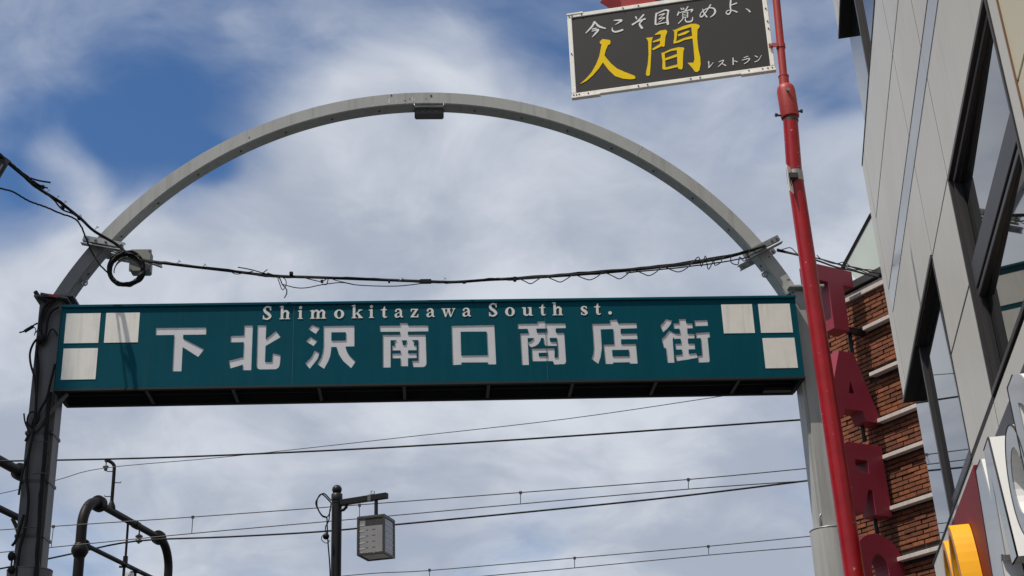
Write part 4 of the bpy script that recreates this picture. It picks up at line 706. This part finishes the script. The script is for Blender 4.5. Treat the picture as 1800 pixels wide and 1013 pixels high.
# near window: deep stepped frame, two lights and a broad transom
w0, w1, z0, z1 = 4.705, 6.225, 2.04, 3.145
def bars(name, q0, q1, ins, t, m='winframe'):
    for (a, c, d, e) in ((w0+ins, w1-ins, z1-ins-t, z1-ins), (w0+ins, w1-ins, z0+ins, z0+ins+t), (w0+ins, w0+ins+t, z0+ins+t+.0005, z1-ins-t-.0005), (w1-ins-t, w1-ins, z0+ins+t+.0005, z1-ins-t-.0005)):
        b = MB(); b.box(a, c, q0, q1, d, e, BF); b.build(name, m, win, .002)
b = MB(); b.hexa([BF(u, q+GQ*(u-5.46), v) for v in (z0+.05, z1-.05) for (u, q) in ((w0+.05, -.048), (w1-.05, -.048), (w1-.05, -.040), (w0+.05, -.040))]); win = b.build('window', 'glass', bld); win['label'] = 'near dark window mirroring the right end of the gate'
bars('window_frame', -.03, .004, 0., .024); bars('window_frame', -.05, -.014, .0245, .007, 'soffit'); bars('sash_frame', -.05, -.014, .032, .024); bars('sash_seal', -.052, -.034, .0565, .009, 'soffit')
b = MB(); b.box(w0+.067, w1-.067, -.050, -.012, 2.535, 2.66, BF); b.build('transom', 'winframe', win, .003)
b = MB(); b.box(w0+.067, w1-.067, -.050, -.022, 2.522, 2.5345, BF); b.build('transom_seal', 'soffit', win)
b = MB(); b.box(w0+.067, w1-.067, -.050, -.016, 2.495, 2.5215, BF); b.build('sash_frame', 'winframe', win, .003)
# far windows, set back under the wall above
for (v0, v1) in ((2.03, 3.15), (5.0, 6.12)):
    b = MB(); b.box(7.135, 8.44, -.052, -.046, v0+.004, v1-.004, BF); g1 = b.build('window', 'glass', bld)
    b = MB(); b.box(8.442, 9.50, -.080, -.074, v0+.004, v1-.004, BF); g2 = b.build('window', 'glass', bld)
    b = MB(); b.box(8.415, 8.465, -.085, -.02, v0, v1, BF); b.build('mullion', 'winframe', g1, .002)
    b = MB(); b.box(7.128, 7.150, -.06, .003, v0, v1, BF); b.build('jamb', 'winframe', g1, .002)
    b = MB(); b.box(7.128, 8.44, -.06, -.012, v1-.022, v1+.002, BF); b.build('head_bar', 'soffit', g1)
    b = MB(); b.box(8.466, 9.50, -.12, -.004, v1-.012, v1+.004, BF); b.build('soffit', 'soffit', bld)
    b = MB(); b.box(7.128, 9.50, -.003, .010, v1-.014, v1+.012, BF); b.build('drip_edge', 'winframe', bld, .002)
    b = MB(); b.box(7.14, 8.44, -.046, -.040, v0+.004, v0+.13, BF); b.build('sill_bar', 'winframe', g1)
    b = MB(); b.box(7.14, 9.50, -.09, .004, v0-.012, v0+.003, BF); b.build('sill', 'joint', bld)

# ------------------------------------------------------------------ burger shop sign on the wall
shop = thing('shop_sign', 'lit-letter shop sign with yellow arches on a red plate and white letters Mc', 'shop sign', BF(6.3, 0, 1.2))
b = MB(); b.box(6.84, 7.99, .012, .043, .80, 1.915, BF); rp = b.build('red_plate', 'shop_red', shop, .004)
def archband(cx, vtop, hw, th, vbot, n=22):
    o = [(cx-hw*math.cos(math.pi*i/n), vbot+(vtop-vbot)*math.sin(math.pi*i/n)**.62) for i in range(n+1)]
    return o
G_ = lambda x, d, z: BF(-x, d, z)
def emblem(q0, q1, m, name, dth=0.):
    S_ = []
    for cx in (-7.345, -7.672):
        o = [(cx+.185*math.cos(t)*1., 1.02+(1.753-1.02)*abs(math.sin(t))**.75) for t in [math.pi*i/28 for i in range(29)]]
        n_ = [(cx+(.185-.062+dth)*math.cos(t), 1.02+(1.753-.05+dth-1.02)*abs(math.sin(t))**.70) for t in [math.pi*i/28 for i in range(29)]]
        for i in range(28): S_.append([o[i], o[i+1], n_[i+1], n_[i]])
    b = MB(); b.glyph(S_, [], G_, q1, q0); return b.build(name, m, shop)
em = emblem(.046, .143, 'shop_yellow', 'arch_emblem')
b = MB()
S_ = []
for cx in (-7.345, -7.672):
    o = [(cx+.179*math.cos(t), 1.02+(1.745-1.02)*abs(math.sin(t))**.75) for t in [math.pi*i/28 for i in range(29)]]
    n_ = [(cx+(.185-.058)*math.cos(t), 1.02+(1.753-.045-1.02)*abs(math.sin(t))**.70) for t in [math.pi*i/28 for i in range(29)]]
    for i in range(28): S_.append([o[i], o[i+1], n_[i+1], n_[i]])
b.glyph(S_, [], G_, .1455, .1432, back=False); b.build('emblem_face', 'shop_amber', em)
b = MB(); b.box(4.4, 6.78, .003, .026, .9, 1.86, BF); b.build('backing_panel', 'shop_dark', shop, .003)
LETT = {}
LETT['M'] = ([[(-6.36, 1.752), (-6.20, 1.752), (-6.16, 1.6), (-6.165, 1.235), (-6.30, 1.235), (-6.33, 1.4)], [(-6.47, 1.235), (-6.32, 1.235), (-6.20, 1.752), (-6.36, 1.752)], [(-6.30, 1.752), (-6.18, 1.752), (-6.05, 1.40), (-6.15, 1.30)], [(-6.05, 1.752), (-5.98, 1.752), (-6.04, 1.30), (-6.15, 1.33)], [(-6.03, 1.757), (-5.885, 1.757), (-5.77, 1.232), (-5.91, 1.232)]], [])
cc_ = (-5.42, 1.440)
LETT['c'] = ([ellipse(*cc_, .205, .210, 36)], [ellipse(cc_[0], cc_[1], .125, .125, 28), [(-5.42, 1.44), (-5.15, 1.56), (-5.15, 1.34)]])
LETT['D'] = ([[(-5.265, 1.755), (-5.13, 1.755), (-5.13, 1.235), (-5.265, 1.235)]]+[[(-5.2+.36*math.sin(t0), 1.495+.26*math.cos(t0)), (-5.2+.36*math.sin(t1), 1.495+.26*math.cos(t1)), (-5.2+.23*math.sin(t1), 1.495+.16*math.cos(t1)), (-5.2+.23*math.sin(t0), 1.495+.16*math.cos(t0))] for t0, t1 in [(math.pi*i/18, math.pi*(i+1)/18) for i in range(18)]], [])
for ch in 'McD':
    st, ho = LETT[ch]; b = MB(); b.glyph(st, ho, G_, .107, .030); lt = b.build('channel_letter', 'shop_white', shop)
    b = MB(); b.glyph(st, ho, G_, .1115, .1075, back=False); b.build('letter_face', 'shop_face', lt)
    # dark edging round the face
    b = MB()
    loops = ho[:1] if ch == 'c' else []
    if ch == 'c': b.tube([G_(x, .110, z) for x, z in ellipse(*cc_, .205, .210, 36)], .004, 5)
    if ch == 'M': b.tube([G_(x, .110, z) for x, z in ((-6.47, 1.235), (-6.36, 1.752), (-6.19, 1.752))], .004, 5); b.tube([G_(x, .110, z) for x, z in ((-6.05, 1.752), (-5.885, 1.757), (-5.77, 1.232), (-5.91, 1.232))], .004, 5)
    if ch == 'D': b.tube([G_(x, .110, z) for x, z in ((-5.265, 1.235), (-5.265, 1.755), (-5.13, 1.755))], .004, 5)
    b.build('letter_edge', 'joint', lt)

# ------------------------------------------------------------------ brick building beyond the gate
w_ = Vector((-math.sin(math.radians(27)), math.cos(math.radians(27)), 0)); nb = Vector((-w_.y, w_.x, 0)); P0 = Vector((6.71, 18.75, 0))-nb*.08
def KF(s, q, z): return P0+w_*s+nb*q+Vector((0, 0, z))        # s along the wall away from us, q out of the wall
kb = thing('brick_building', 'red brick building with pale ledges beyond the gate, behind the dark red letters', 'building', KF(-.5, -1, 0))
S0, S1, ZR = -3.0, 1.45, 9.74
b = MB(); b.box(S0, S1, -4, -.020, 0, ZR, KF); kw = b.build('wall', 'mortar', kb)
CH = .0675; BL = .232; rd = random.Random(11)
ledges = [9.03, 8.31, 7.60, 7.06, 6.32, 5.60, 4.95, 4.2]
def brick_mesh(L, h, d):
    b = MB(); fr = frame((0, 0, 0), w_, nb, (0, 0, 1)); b.box(-L/2, L/2, -.022, d, -h/2, h/2, fr)
    me = bpy.data.meshes.new('brick'); me.from_pydata(b.v, [], b.f); bm = bmesh.new(); bm.from_mesh(me); bmesh.ops.recalc_face_normals(bm, faces=bm.faces); bmesh.ops.bevel(bm, geom=bm.edges, offset=.003, segments=1, affect='EDGES'); bm.to_mesh(me); bm.free(); me.materials.append(M['brick']); return me
bms = [brick_mesh(BL-.012, CH-.017, d) for d in (.002, .008, .016)]
spots = []; row = 0; z = 3.6
while z < ZR-.05:
    s = S0+.12+(BL/2 if row % 2 else 0)
    while s < S1-.10:
        if not any(-.062 < z-l < .10 for l in ledges if s < .56): spots.append((s+rd.uniform(-.004, .004), z+rd.uniform(-.002, .002)))
        s += BL
    z += CH; row += 1
def seen(s, z):
    v = KF(s, 0, z)-EYEP; d = v.dot(_f); x = 900+FPX*v.dot(RT)/d; y = 506.5-FPX*v.dot(UP)/d
    right = 1545+(y-470)*.214; left = 1478+(y-600)*.135
    return (left < x < right+6 and 470 < y < 1020), y
vis = [p for p in spots if seen(*p)[0]]; vis.sort(key=lambda p: (abs(p[0]+.35)*.6+abs(p[1]-6.6)*.25)); vis_set = set(vis[:298])
rest = MB(); kwl = WL[kw.name]
for (s, z) in spots:
    if (s, z) in vis_set:
        o = bpy.data.objects.new('brick', rd.choice(bms)); COL.objects.link(o); o.parent = kw; o.location = KF(s, 0, z)-kwl
    else:
        rest.box(s-BL/2+.006, s+BL/2-.006, -.022, rd.choice((.002, .008, .016)), z-CH/2+.0085, z+CH/2-.0085, KF)
rb = rest.build('bricks', 'brick', kw); rb['kind'] = 'stuff'
for zl in ledges:
    b = MB(); b.box(S0, .50, -.01, .11, zl-.028, zl+.028, KF); b.build('ledge', 'ledge', kb, .004)
b = MB(); b.box(S0, S1+.02, -.3, .09, ZR-.02, ZR+.10, KF); b.build('roof_trim', 'roofbar', kb, .006)
b = MB(); b.box(S0, S1+.01, -.02, .05, ZR-.16, ZR-.05, KF); b.build('roof_band', 'ledge', kb, .004)
# pale screen standing on the roof edge
pA, pB, pC = KF(.95, -.15, 10.33), KF(.25, -.15, 10.85), KF(.08, -.15, 10.98)
b = MB(); pol = [(.66, 9.85), (.97, 10.33), (.25, 10.82), (-.6, 10.95), (-1.2, 10.95), (-1.2, 9.85)]
b.glyph([pol], [], lambda x, d, zz: KF(x, d, zz), -.14, -.20); rsn = b.build('rooftop_screen', 'screen', kb)
b = MB()
for p, q in (((1.0, 10.24), (.24, 10.84)), ((.24, 10.84), (-1.3, 10.98))): b.tube([KF(p[0], -.15, p[1]), KF(q[0], -.15, q[1])], .045, 4, smooth=False)
b.hexa([KF(.26, -.13, 10.84), KF(-1.3, -.13, 10.9), KF(-1.3, -.2, 10.9), KF(.26, -.2, 10.84), KF(.0, -.13, 11.1), KF(-1.3, -.13, 11.15), KF(-1.3, -.2, 11.15), KF(.0, -.2, 11.1)])
b.build('screen_frame', 'roofbar', rsn)

# ------------------------------------------------------------------ dark red letters fixed to the brick wall (seen from behind)
F0 = Vector((6.39140944, 19.11094646, 0)); mm = -nb; LG = .0
sc_ = 1.0
def LF(x, d, z): return F0+nb*LG+mm*x+w_*d+Vector((0, 0, z+EYE))
GL = {}
GL['T'] = ([[(-.80, 8.32), (0, 8.32), (0, 8.06), (-.80, 8.06)], [(-.505, 8.1), (-.205, 8.1), (-.205, 7.33), (-.505, 7.33)]], [])
GL['A'] = ([[(-.476, 6.993), (-.196, 6.993), (.184, 5.967), (-.118, 5.967), (-.17, 6.11), (-.50, 6.11), (-.552, 5.967), (-.856, 5.967)]], [[(-.329, 6.545), (-.272, 6.354), (-.388, 6.354)]])
GL['R'] = ([[(-.2, 5.62), (.10, 5.62), (.12, 4.60), (-.19, 4.60)], [(-.55, 5.62), (.09, 5.62), (.1, 4.95), (-.56, 4.95), (-.66, 5.04), (-.71, 5.16), (-.72, 5.3), (-.71, 5.42), (-.66, 5.55)], [(-.56, 5.0), (-.25, 5.0), (-.398, 4.60), (-.74, 4.60)]], [[(-.212, 5.375), (-.218, 5.19), (-.36, 5.20), (-.43, 5.25), (-.45, 5.31), (-.442, 5.365), (-.40, 5.375)]])
GL['O'] = ([ellipse(-.25, 3.82, .50, .51, 40)], [ellipse(-.25, 3.80, .155, .245, 28)])
for ch, lab in (('T', 'dark red three-dimensional letter T, topmost of the column of letters on the brick wall'), ('A', 'dark red three-dimensional letter A below the T, on the brick wall'), ('R', 'dark red three-dimensional letter R, reversed, between the A and the O'), ('O', 'dark red three-dimensional letter O at the bottom edge of the picture')):
    st, ho = GL[ch]; zc = (max(p[1] for s in st for p in s)+min(p[1] for s in st for p in s))/2
    t = thing('sign_letter', lab, 'letter', LF(-.3, .12, zc-.5), 'letters fixed to the brick wall')
    b = MB(); b.glyph(st, ho, LF, 0, .26); b.build('letter_body', 'red_letter', t, .004)
    for dz in ((-.42,) if ch in 'TA' else (-.30,)):
        b = MB(); zz_ = zc+dz; xr = (.0 if ch == 'T' else .10)
        b.hexa([LF(xr-.12, .09, zz_-.04), LF(.22, .09, zz_-.04), LF(.22, .17, zz_-.04), LF(xr-.12, .17, zz_-.04), LF(xr-.12, .09, zz_+.04), LF(.22, .09, zz_+.04), LF(.22, .17, zz_+.04), LF(xr-.12, .17, zz_+.04)]); b.build('wall_bracket', 'lamp_black', t)
    b = MB(); b.tube([LF(-.02, .20, zc-.75), LF(-.02, .20, zc-.45)], .03, 8); b.build('mounting_post', 'lamp_black', t)

# ------------------------------------------------------------------ street lamp
YL = 18.0; lp = at(590.5, 1013, YL); lx = lp.x
lamp = thing('street_lamp', 'black street lamp with a ball finial and a square hanging lantern', 'lamp', (lx, YL, 0))
ztop = at(590, 868, YL).z
b = MB(); b.tube([(lx, YL, 0), (lx, YL, ztop-.09)], .066, 24); b.build('pole', 'lamp_black', lamp)
b = MB(); b.tube([(lx, YL, ztop-.095), (lx, YL, ztop-.085), (lx, YL, ztop-.01), (lx, YL, ztop)], [.070, .073, .073, .06], 24); b.tube([(lx, YL, ztop-.13), (lx, YL, ztop-.112)], .070, 24); b.build('pole_cap', 'lamp_black', lamp)
b = MB(); b.sphere((lx, YL, ztop+.052), .064, 24, 14); b.build('ball_finial', 'lamp_black', lamp)
TH = math.radians(19.5); ea, eb = Vector((-math.cos(TH), math.sin(TH), 0)), Vector((math.sin(TH), math.cos(TH), 0)); SQ_ = .372; HL = .485
NN = at(676, 972, 17.5); C0 = NN+(ea+eb)*SQ_/2
a0 = Vector((lx, YL, at(596, 885, YL).z)); adir = (Vector((C0.x, C0.y, 0))-Vector((lx, YL, 0))).normalized(); ad2 = Vector((-adir.y, adir.x, 0)); reach = (Vector((C0.x, C0.y, 0))-Vector((lx, YL, 0))).length
fr = frame(a0, adir, ad2, (0, 0, 1)); b = MB(); b.box(.06, reach+.16, -.036, .036, -.036, .036, fr); b.build('arm', 'lamp_black', lamp, .004)
b = MB(); b.tube([fr(.06, 0, -.10), fr(.10, 0, -.10), fr(.14, 0, -.07), fr(.15, 0, -.036)], .02, 8); b.build('arm_bracket', 'lamp_black', lamp)
b = MB(); b.tube([fr(reach, 0, -.036), Vector((C0.x, C0.y, NN.z+HL))], .024, 12); b.build('hanger', 'lamp_black', lamp)
b = MB(); b.tube([fr(reach-.06, .0, .036), fr(reach-.06, 0, .05)], .02, 8); b.tube([fr(reach-.05+.026*math.cos(t), 0, .07+.026*math.sin(t)) for t in [2*math.pi*i/12 for i in range(13)]], .006, 6)
for dx in (-.10, -.075): b.box(reach+dx, reach+dx+.012, -.04, .04, -.04, .04, fr)
b.build('arm_clip', 'galv', lamp)
Lf = frame(NN, ea, eb, (0, 0, 1)); t_ = .030
b = MB()
for (x0, y0) in ((0, 0), (SQ_-t_, 0), (0, SQ_-t_), (SQ_-t_, SQ_-t_)): b.box(x0, x0+t_, y0, y0+t_, 0, HL, Lf)
for z0 in (-.001, HL-t_+.001):
    b.box(t_, SQ_-t_, .001, t_-.001, z0, z0+t_, Lf); b.box(t_, SQ_-t_, SQ_-t_+.001, SQ_-.001, z0, z0+t_, Lf); b.box(.001, t_-.001, t_, SQ_-t_, z0, z0+t_, Lf); b.box(SQ_-t_+.001, SQ_-.001, t_, SQ_-t_, z0, z0+t_, Lf)
lan = b.build('lantern', 'lamp_frame', lamp, .003)
b = MB(); b.box(.004, SQ_-.004, .004, SQ_-.004, HL+.002, HL+.010, Lf); b.build('lantern_roof', 'lamp_frame', lan)
def trans(name, col, rough=.2, alpha=.5):
    m = mat(name, col, rough, var=.05, vscale=10); m.node_tree.nodes['Principled BSDF'].inputs['Alpha'].default_value = alpha; return m
M['pane'] = trans('hazy_pane', (.27, .27, .275), .22, 1.0)
for args in ((t_, SQ_-t_, .012, .016), (t_, SQ_-t_, SQ_-.016, SQ_-.012)):
    b = MB(); b.box(args[0], args[1], args[2], args[3], t_+.001, HL-t_-.001, Lf); b.build('pane', 'pane', lan)
for args in ((.012, .016, t_, SQ_-t_), (SQ_-.016, SQ_-.012, t_, SQ_-t_)):
    b = MB(); b.box(args[0], args[1], args[2], args[3], t_+.001, HL-t_-.001, Lf); b.build('pane', 'pane', lan)
b = MB(); b.box(t_+.06, SQ_-t_-.06, t_+.06, SQ_-t_-.06, HL-.10, HL-t_-.005, Lf); b.build('lamp_gear', 'lamp_white', lan, .004)
for k in range(5):                                                 # louvre lines
    zz_ = .075+.075*k; b = MB(); b.box(SQ_-t_-.07, SQ_-t_-.002, .008, .0115, zz_, zz_+.006, Lf); b.box(SQ_-.0118, SQ_-.008, t_+.002, SQ_-t_-.002, zz_, zz_+.005, Lf) if False else b.box(.008, .0115, t_+.002, SQ_-t_-.002, zz_, zz_+.006, Lf); b.split('louvre', 'lamp_white', lan)
    b = MB(); b.box(SQ_*.60, SQ_*.68, .0105, .0118, zz_+.01, zz_+.018, Lf)
    if k < 4: b.box(SQ_*.34, SQ_*.46, .0105, .0118, zz_+.012, zz_+.018, Lf)
    b.build('louvre_slot', 'lamp_frame', lan)
b = MB(); b.box(t_+.002, SQ_-t_-.08, .009, .0116, HL-t_-.085, HL-t_-.001, Lf); b.build('shade_band', 'lamp_frame', lan); b = MB(); b.box(t_+.002, SQ_-t_-.002, t_+.002, SQ_-t_-.002, .012, .018, Lf); b.build('bright_interior_plate', 'lamp_white', lan)  # pale bottom plate added to imitate the bright interior of the open lantern
b = MB()
px_tube(b, [(582, 880, YL-.05), (570, 868, YL-.1), (562, 872, YL-.1), (555, 884, YL-.1), (560, 898, YL-.1), (567, 908, YL-.1), (575, 909, YL-.08), (580, 900, YL-.07), (582, 885, YL-.07)], .008, 6, 6)
px_tube(b, [(582, 884, YL-.07), (566, 869, YL-.1), (558, 878, YL-.1), (558, 892, YL-.1), (566, 906, YL-.1), (574, 910, YL-.08), (575, 922, YL-.08), (576, 940, YL-.08), (577, 960, YL-.08), (580, 1000, YL-.08), (581, 1060, YL-.08)], .009, 6, 6)
px_tube(b, [(580, 895, YL-.08), (578, 915, YL-.08), (572, 928, YL-.08), (576, 945, YL-.08)], .008, 6, 6)
px_tube(b, [(573, 938, YL-.08), (566, 943, YL-.1), (566, 950, YL-.1), (574, 955, YL-.1), (580, 950, YL-.08)], .005, 6, 5)
b.build('lamp_cable', 'cable', lamp)
b = MB(); c = at(573, 943, YL-.09); b.sphere(c, .042, 10, 8); b.split('cable_boot', 'cable', lamp)

# ------------------------------------------------------------------ railway overhead wires
def YW(px, y0=32., y1=28.): return y0+(y1-y0)*px/1450.
def wire(pts, r, lab, y0=32., y1=28., grp=None):
    b = MB(); b.tube(smooth([at(x, y, YW(x, y0, y1)) for x, y in pts], 5), r, 6); return tag(b.build('overhead_wire', 'cable' if r > .017 else 'wire'), lab, 'wire', 'railway overhead wires')
wire([(-120, 814), (0, 811), (330, 803), (800, 780), (1410, 738), (1600, 724)], .019, 'thick black overhead wire, uppermost of the level wires under the sign board', 30, 26)
wire([(-120, 890), (0, 868), (100, 844), (183, 823), (400, 803), (700, 770), (1000, 736), (1280, 695), (1450, 671), (1600, 648)], .009, 'thin slanting wire rising to the right from the small post on the gantry', 32.5, 29)
wire([(-120, 1018), (0, 1000), (120, 975), (238, 951.5), (400, 944), (560, 935), (700, 922), (1000, 893), (1200, 872), (1420, 845), (1600, 822)], .021, 'thick black overhead wire hung from the gantry insulator, passing behind the lantern', 34, 29)
def catenary(m, c, drops, lab, y0, y1):
    t = thing('catenary_line', lab, 'wire', at(700, m[len(m)//2][1], YW(700, y0, y1)), 'railway overhead wires')
    b = MB(); b.tube(smooth([at(x, y, YW(x, y0, y1)) for x, y in m], 5), .0115, 6); b.build('messenger_wire', 'wire', t)
    b = MB(); b.tube(smooth([at(x, y, YW(x, y0, y1)) for x, y in c], 5), .0115, 6); b.build('contact_wire', 'wire', t)
    for (xa, ya, xb, yb) in drops:
        A, B = at(xa, ya, YW(xa, y0, y1)), at(xb, yb, YW(xb, y0, y1)); b = MB(); b.tube([A, B], .009, 5); b.box(A.x-.03, A.x+.03, A.y-.02, A.y+.02, A.z-.035, A.z+.025); b.build('dropper', 'wire', t)
catenary([(-120, 940), (92, 925.5), (339, 909), (625, 888), (915, 866), (1210, 843), (1425, 823), (1600, 806)], [(-120, 983), (90, 962.5), (337, 938), (630, 912), (915, 886), (1210, 860), (1425, 845), (1600, 834)],
         [(94, 925.5, 90, 962), (339, 909, 337, 938), (632, 888, 632, 912), (915, 866, 915, 886), (1210, 843, 1210, 860)], 'pair of thin railway wires with droppers passing behind the lantern', 32, 28)
catenary([(300, 1046), (620, 1011), (755, 1003), (1010, 981), (1245, 960.5), (1432, 942), (1600, 925)], [(300, 1062), (620, 1036), (850, 1013), (1010, 998.5), (1245, 976), (1432, 960), (1600, 944)],
         [(755, 1002, 755, 1022), (1010, 981, 1010, 998), (1245, 960.5, 1246, 976)], 'lowest pair of thin railway wires with droppers at the bottom right', 36, 32)

# ------------------------------------------------------------------ railway gantries of brown pipe
def flange(b, p, d, r, h): p = Vector(p); d = Vector(d).normalized(); b.tube([p-d*h, p+d*h], r, 18)
def elbow(a, b_, c, R, k=10):
    """from direction a->corner b_ -> c, rounded by R"""
    u, v = (a-b_).normalized(), (c-b_).normalized(); P = []
    s, e = b_+u*R, b_+v*R
    for i in range(k+1):
        t = i/k; ang = t*math.pi/2; ctr = b_+u*R+v*R; P.append(ctr-v*R*math.cos(ang)-u*R*math.sin(ang))
    return P
g1, g2 = at(172, 885, 33), None
g2 = atz(280, 946, g1.z); gd = (g2-g1).normalized(); zB = g1.z
gan = thing('gantry', 'brown pipe railway gantry with rounded corners at the lower left', 'gantry', (g1.x, g1.y, 0), 'railway gantries')
R_ = .72; kA, kB = g1-gd*R_, g2+gd*R_
b = MB(); P = elbow(kA-Vector((0, 0, 3)), kA, g1+gd, R_); b.tube([Vector((kA.x, kA.y, 0)), P[0]-Vector((0, 0, .6))]+P, .118, 20); ca = b.build('column', 'rust', gan)
b = MB(); zc_ = at(128, 968, kA.y).z; b.tube([(kA.x, kA.y, zc_-.16), (kA.x, kA.y, zc_-.04), (kA.x, kA.y, zc_+.04), (kA.x, kA.y, zc_+.16)], [.125, .19, .19, .125], 20); flange(b, g1, gd, .19, .035); flange(b, g1+gd*.09, gd, .19, .03); b.split('flange', 'rust', ca)
b = MB(); P = elbow(kB-Vector((0, 0, 3)), kB, g2-gd, R_); b.tube([Vector((kB.x, kB.y, 0)), P[0]-Vector((0, 0, .6))]+P, .110, 20); cb_ = b.build('column', 'rust', gan)
b = MB(); flange(b, g2, gd, .18, .035); flange(b, g2-gd*.09, gd, .18, .03); b.split('flange', 'rust', cb_)
b = MB(); b.tube([g1, g2], .085, 16); bm1 = b.build('cross_beam', 'rust', gan)
b = MB(); flange(b, g1.lerp(g2, .60), gd, .10, .12); b.build('beam_sleeve', 'rust', bm1)
l1 = at(141, 954, kA.y); zL = l1.z; lA, lB = Vector((kA.x, kA.y, zL)), Vector((kB.x, kB.y, zL))
b = MB(); b.tube([lA, lB], .055, 14); flange(b, lA+gd*.19, gd, .12, .05); flange(b, lB-gd*.19, gd, .12, .05); b.build('lower_beam', 'rust', gan)
# post with hooked top, climbing pegs and insulator
pp = g1.lerp(g2, .20)+Vector((0, 0, .07)); b = MB(); zt_ = at(190, 822, pp.y).z
left = Vector((-1, -.1, 0)).normalized()
b.tube(smooth([pp, Vector((pp.x, pp.y, zt_-.1)), Vector((pp.x, pp.y, zt_))+left*.02+Vector((0, 0, .06)), Vector((pp.x, pp.y, zt_+.15))+left*.12, Vector((pp.x, pp.y, zt_+.17))+left*.20], 6), .042, 12)
b.tube([pp-Vector((0, 0, .02)), pp+Vector((0, 0, .05)), pp+Vector((0, 0, .16))], [.10, .09, .045], 14); po = b.build('wire_post', 'rust', gan)
b = MB()
for dz, sd_ in ((.28, -1), (.62, 1), (.90, -1)):
    c = Vector((pp.x, pp.y, pp.z+dz)); e_ = left if sd_ < 0 else -left; b.tube([c, c+e_*.17, c+e_*.18+Vector((0, 0, .03))], .012, 5)
b.split('climbing_peg', 'rust', po)
tip = Vector((pp.x, pp.y, zt_+.17))+left*.20; b = MB(); b.tube([tip+Vector((0, 0, .02)), tip-Vector((0, 0, .16))], .015, 6); b.sphere(tip, .05, 10, 8); b.sphere(tip-Vector((0, 0, .16)), .075, 14, 8, .5); b.sphere(tip-Vector((0, 0, .22)), .045, 10, 8); b.build('insulator', 'porcelain', po)
hi = g1.lerp(g2, .66)-Vector((0, 0, .08)); b = MB(); b.tube([hi, hi-Vector((0, 0, .12))], .02, 6); b.sphere(hi-Vector((0, 0, .16)), .095, 14, 8, .5); b.sphere(hi-Vector((0, 0, .27)), .095, 14, 8, .5); b.tube([hi-Vector((0, 0, .1)), hi-Vector((0, 0, .34))], .03, 8); b.build('insulator', 'porcelain', bm1)
hr = g1.lerp(g2, .47); hl = lA.lerp(lB, (hr-Vector((kA.x, kA.y, hr.z))).length/(kB-kA).length); b = MB(); b.tube([hr, hl], .030, 8); b.box(hl.x-.05, hl.x+.05, hl.y-.05, hl.y+.05, hl.z+.02, hl.z+.20); b.split('hanger_rod', 'rust', gan)
m1, m2 = lA.lerp(lB, .47), lA.lerp(lB, .60); b = MB()
for p in (m1, m2): b.tube([p+Vector((0, 0, .03)), p-Vector((0, 0, .42))], .035, 8); b.tube([p-Vector((.12, 0, .06)), p+Vector((.12, 0, -.06))], .03, 6)
b.tube([m1-Vector((0, 0, .40)), m2-Vector((0, 0, .40))], .035, 8); hg = b.build('hanging_bracket', 'rust', gan)
b = MB(); c = m1.lerp(m2, .5)-Vector((0, 0, .24)); b.box(c.x-.10, c.x+.10, c.y-.012, c.y, c.z-.10, c.z+.10); b.build('number_plate', 'frame_white', hg)
b = MB(); b.box(c.x-.03, c.x-.015, c.y-.014, c.y-.0125, c.z-.05, c.z+.05); b.box(c.x+.015, c.x+.03, c.y-.014, c.y-.0125, c.z-.05, c.z+.05); b.box(c.x-.0149, c.x+.0149, c.y-.014, c.y-.0125, c.z+.036, c.z+.05); b.box(c.x-.0149, c.x+.0149, c.y-.014, c.y-.0125, c.z-.006, c.z+.006); b.build('plate_mark', 'rivet', hg)
# the neighbouring gantry, mostly hidden by the left pillar
n2 = at(36, 830, 36); n1 = n2-gd*5.5; zN = n2.z
g_b = thing('gantry', 'dark pipe railway gantry half hidden behind the left pillar of the gate', 'gantry', (n2.x, n2.y, 0), 'railway gantries')
kN = n2+gd*.8
b = MB(); P = elbow(kN-Vector((0, 0, 3)), kN, n2-gd, .8); b.tube([Vector((kN.x, kN.y, 0)), P[0]-Vector((0, 0, .6))]+P, .13, 18); cN = b.build('column', 'rust', g_b)
b = MB(); flange(b, n2+gd*.05, gd, .22, .05); flange(b, n2-gd*.06, gd, .22, .04); b.split('flange', 'rust', cN)
b = MB(); b.tube([n2, n1], .125, 16); b.build('cross_beam', 'rust', g_b)
zz2 = at(42, 918, 36.6).z; b = MB(); b.tube([Vector((kN.x, kN.y, zz2)), Vector((n1.x, n1.y, zz2))], .085, 14); flange(b, Vector((kN.x, kN.y, zz2))-gd*.25, gd, .13, .06); b.build('lower_beam', 'rust', g_b)
b = MB(); b.tube(smooth([at(22, 912, 36.2), at(30, 930, 36.2), at(33, 950, 36.2), at(34, 990, 36.2)], 5), .05, 8); b.tube([at(36, 920, 36.3), at(34, 950, 36.3)], .04, 8); b.split('stay', 'rust', g_b)

# ------------------------------------------------------------------ unseen tall building added left of the street to shade the left pillar
ob = thing('shading_building', 'unseen tall grey building added left of the street to shade the left pillar', 'building', (-11, 7, 0))
oC, oA, oB = Vector((-6.58, 7.5, 0)), Vector((-.8437, -.5369, 0)), Vector((-.5369, .8437, 0))
OF = frame(oC, oA, oB, (0, 0, 1))
b = MB(); b.box(0, 10, 0, 8, 0, 17.5, OF); cwl = b.build('wall', 'plaster', ob)  # unseen wall of the added shading building
for k in range(5):
    for j in range(3):
        b = MB(); b.box(1+3*j, 2.8+3*j, -.03, .03, 1.2+3.3*k, 3.0+3.3*k, OF); b.build('window', 'glass', ob)  # unseen windows of the added shading building
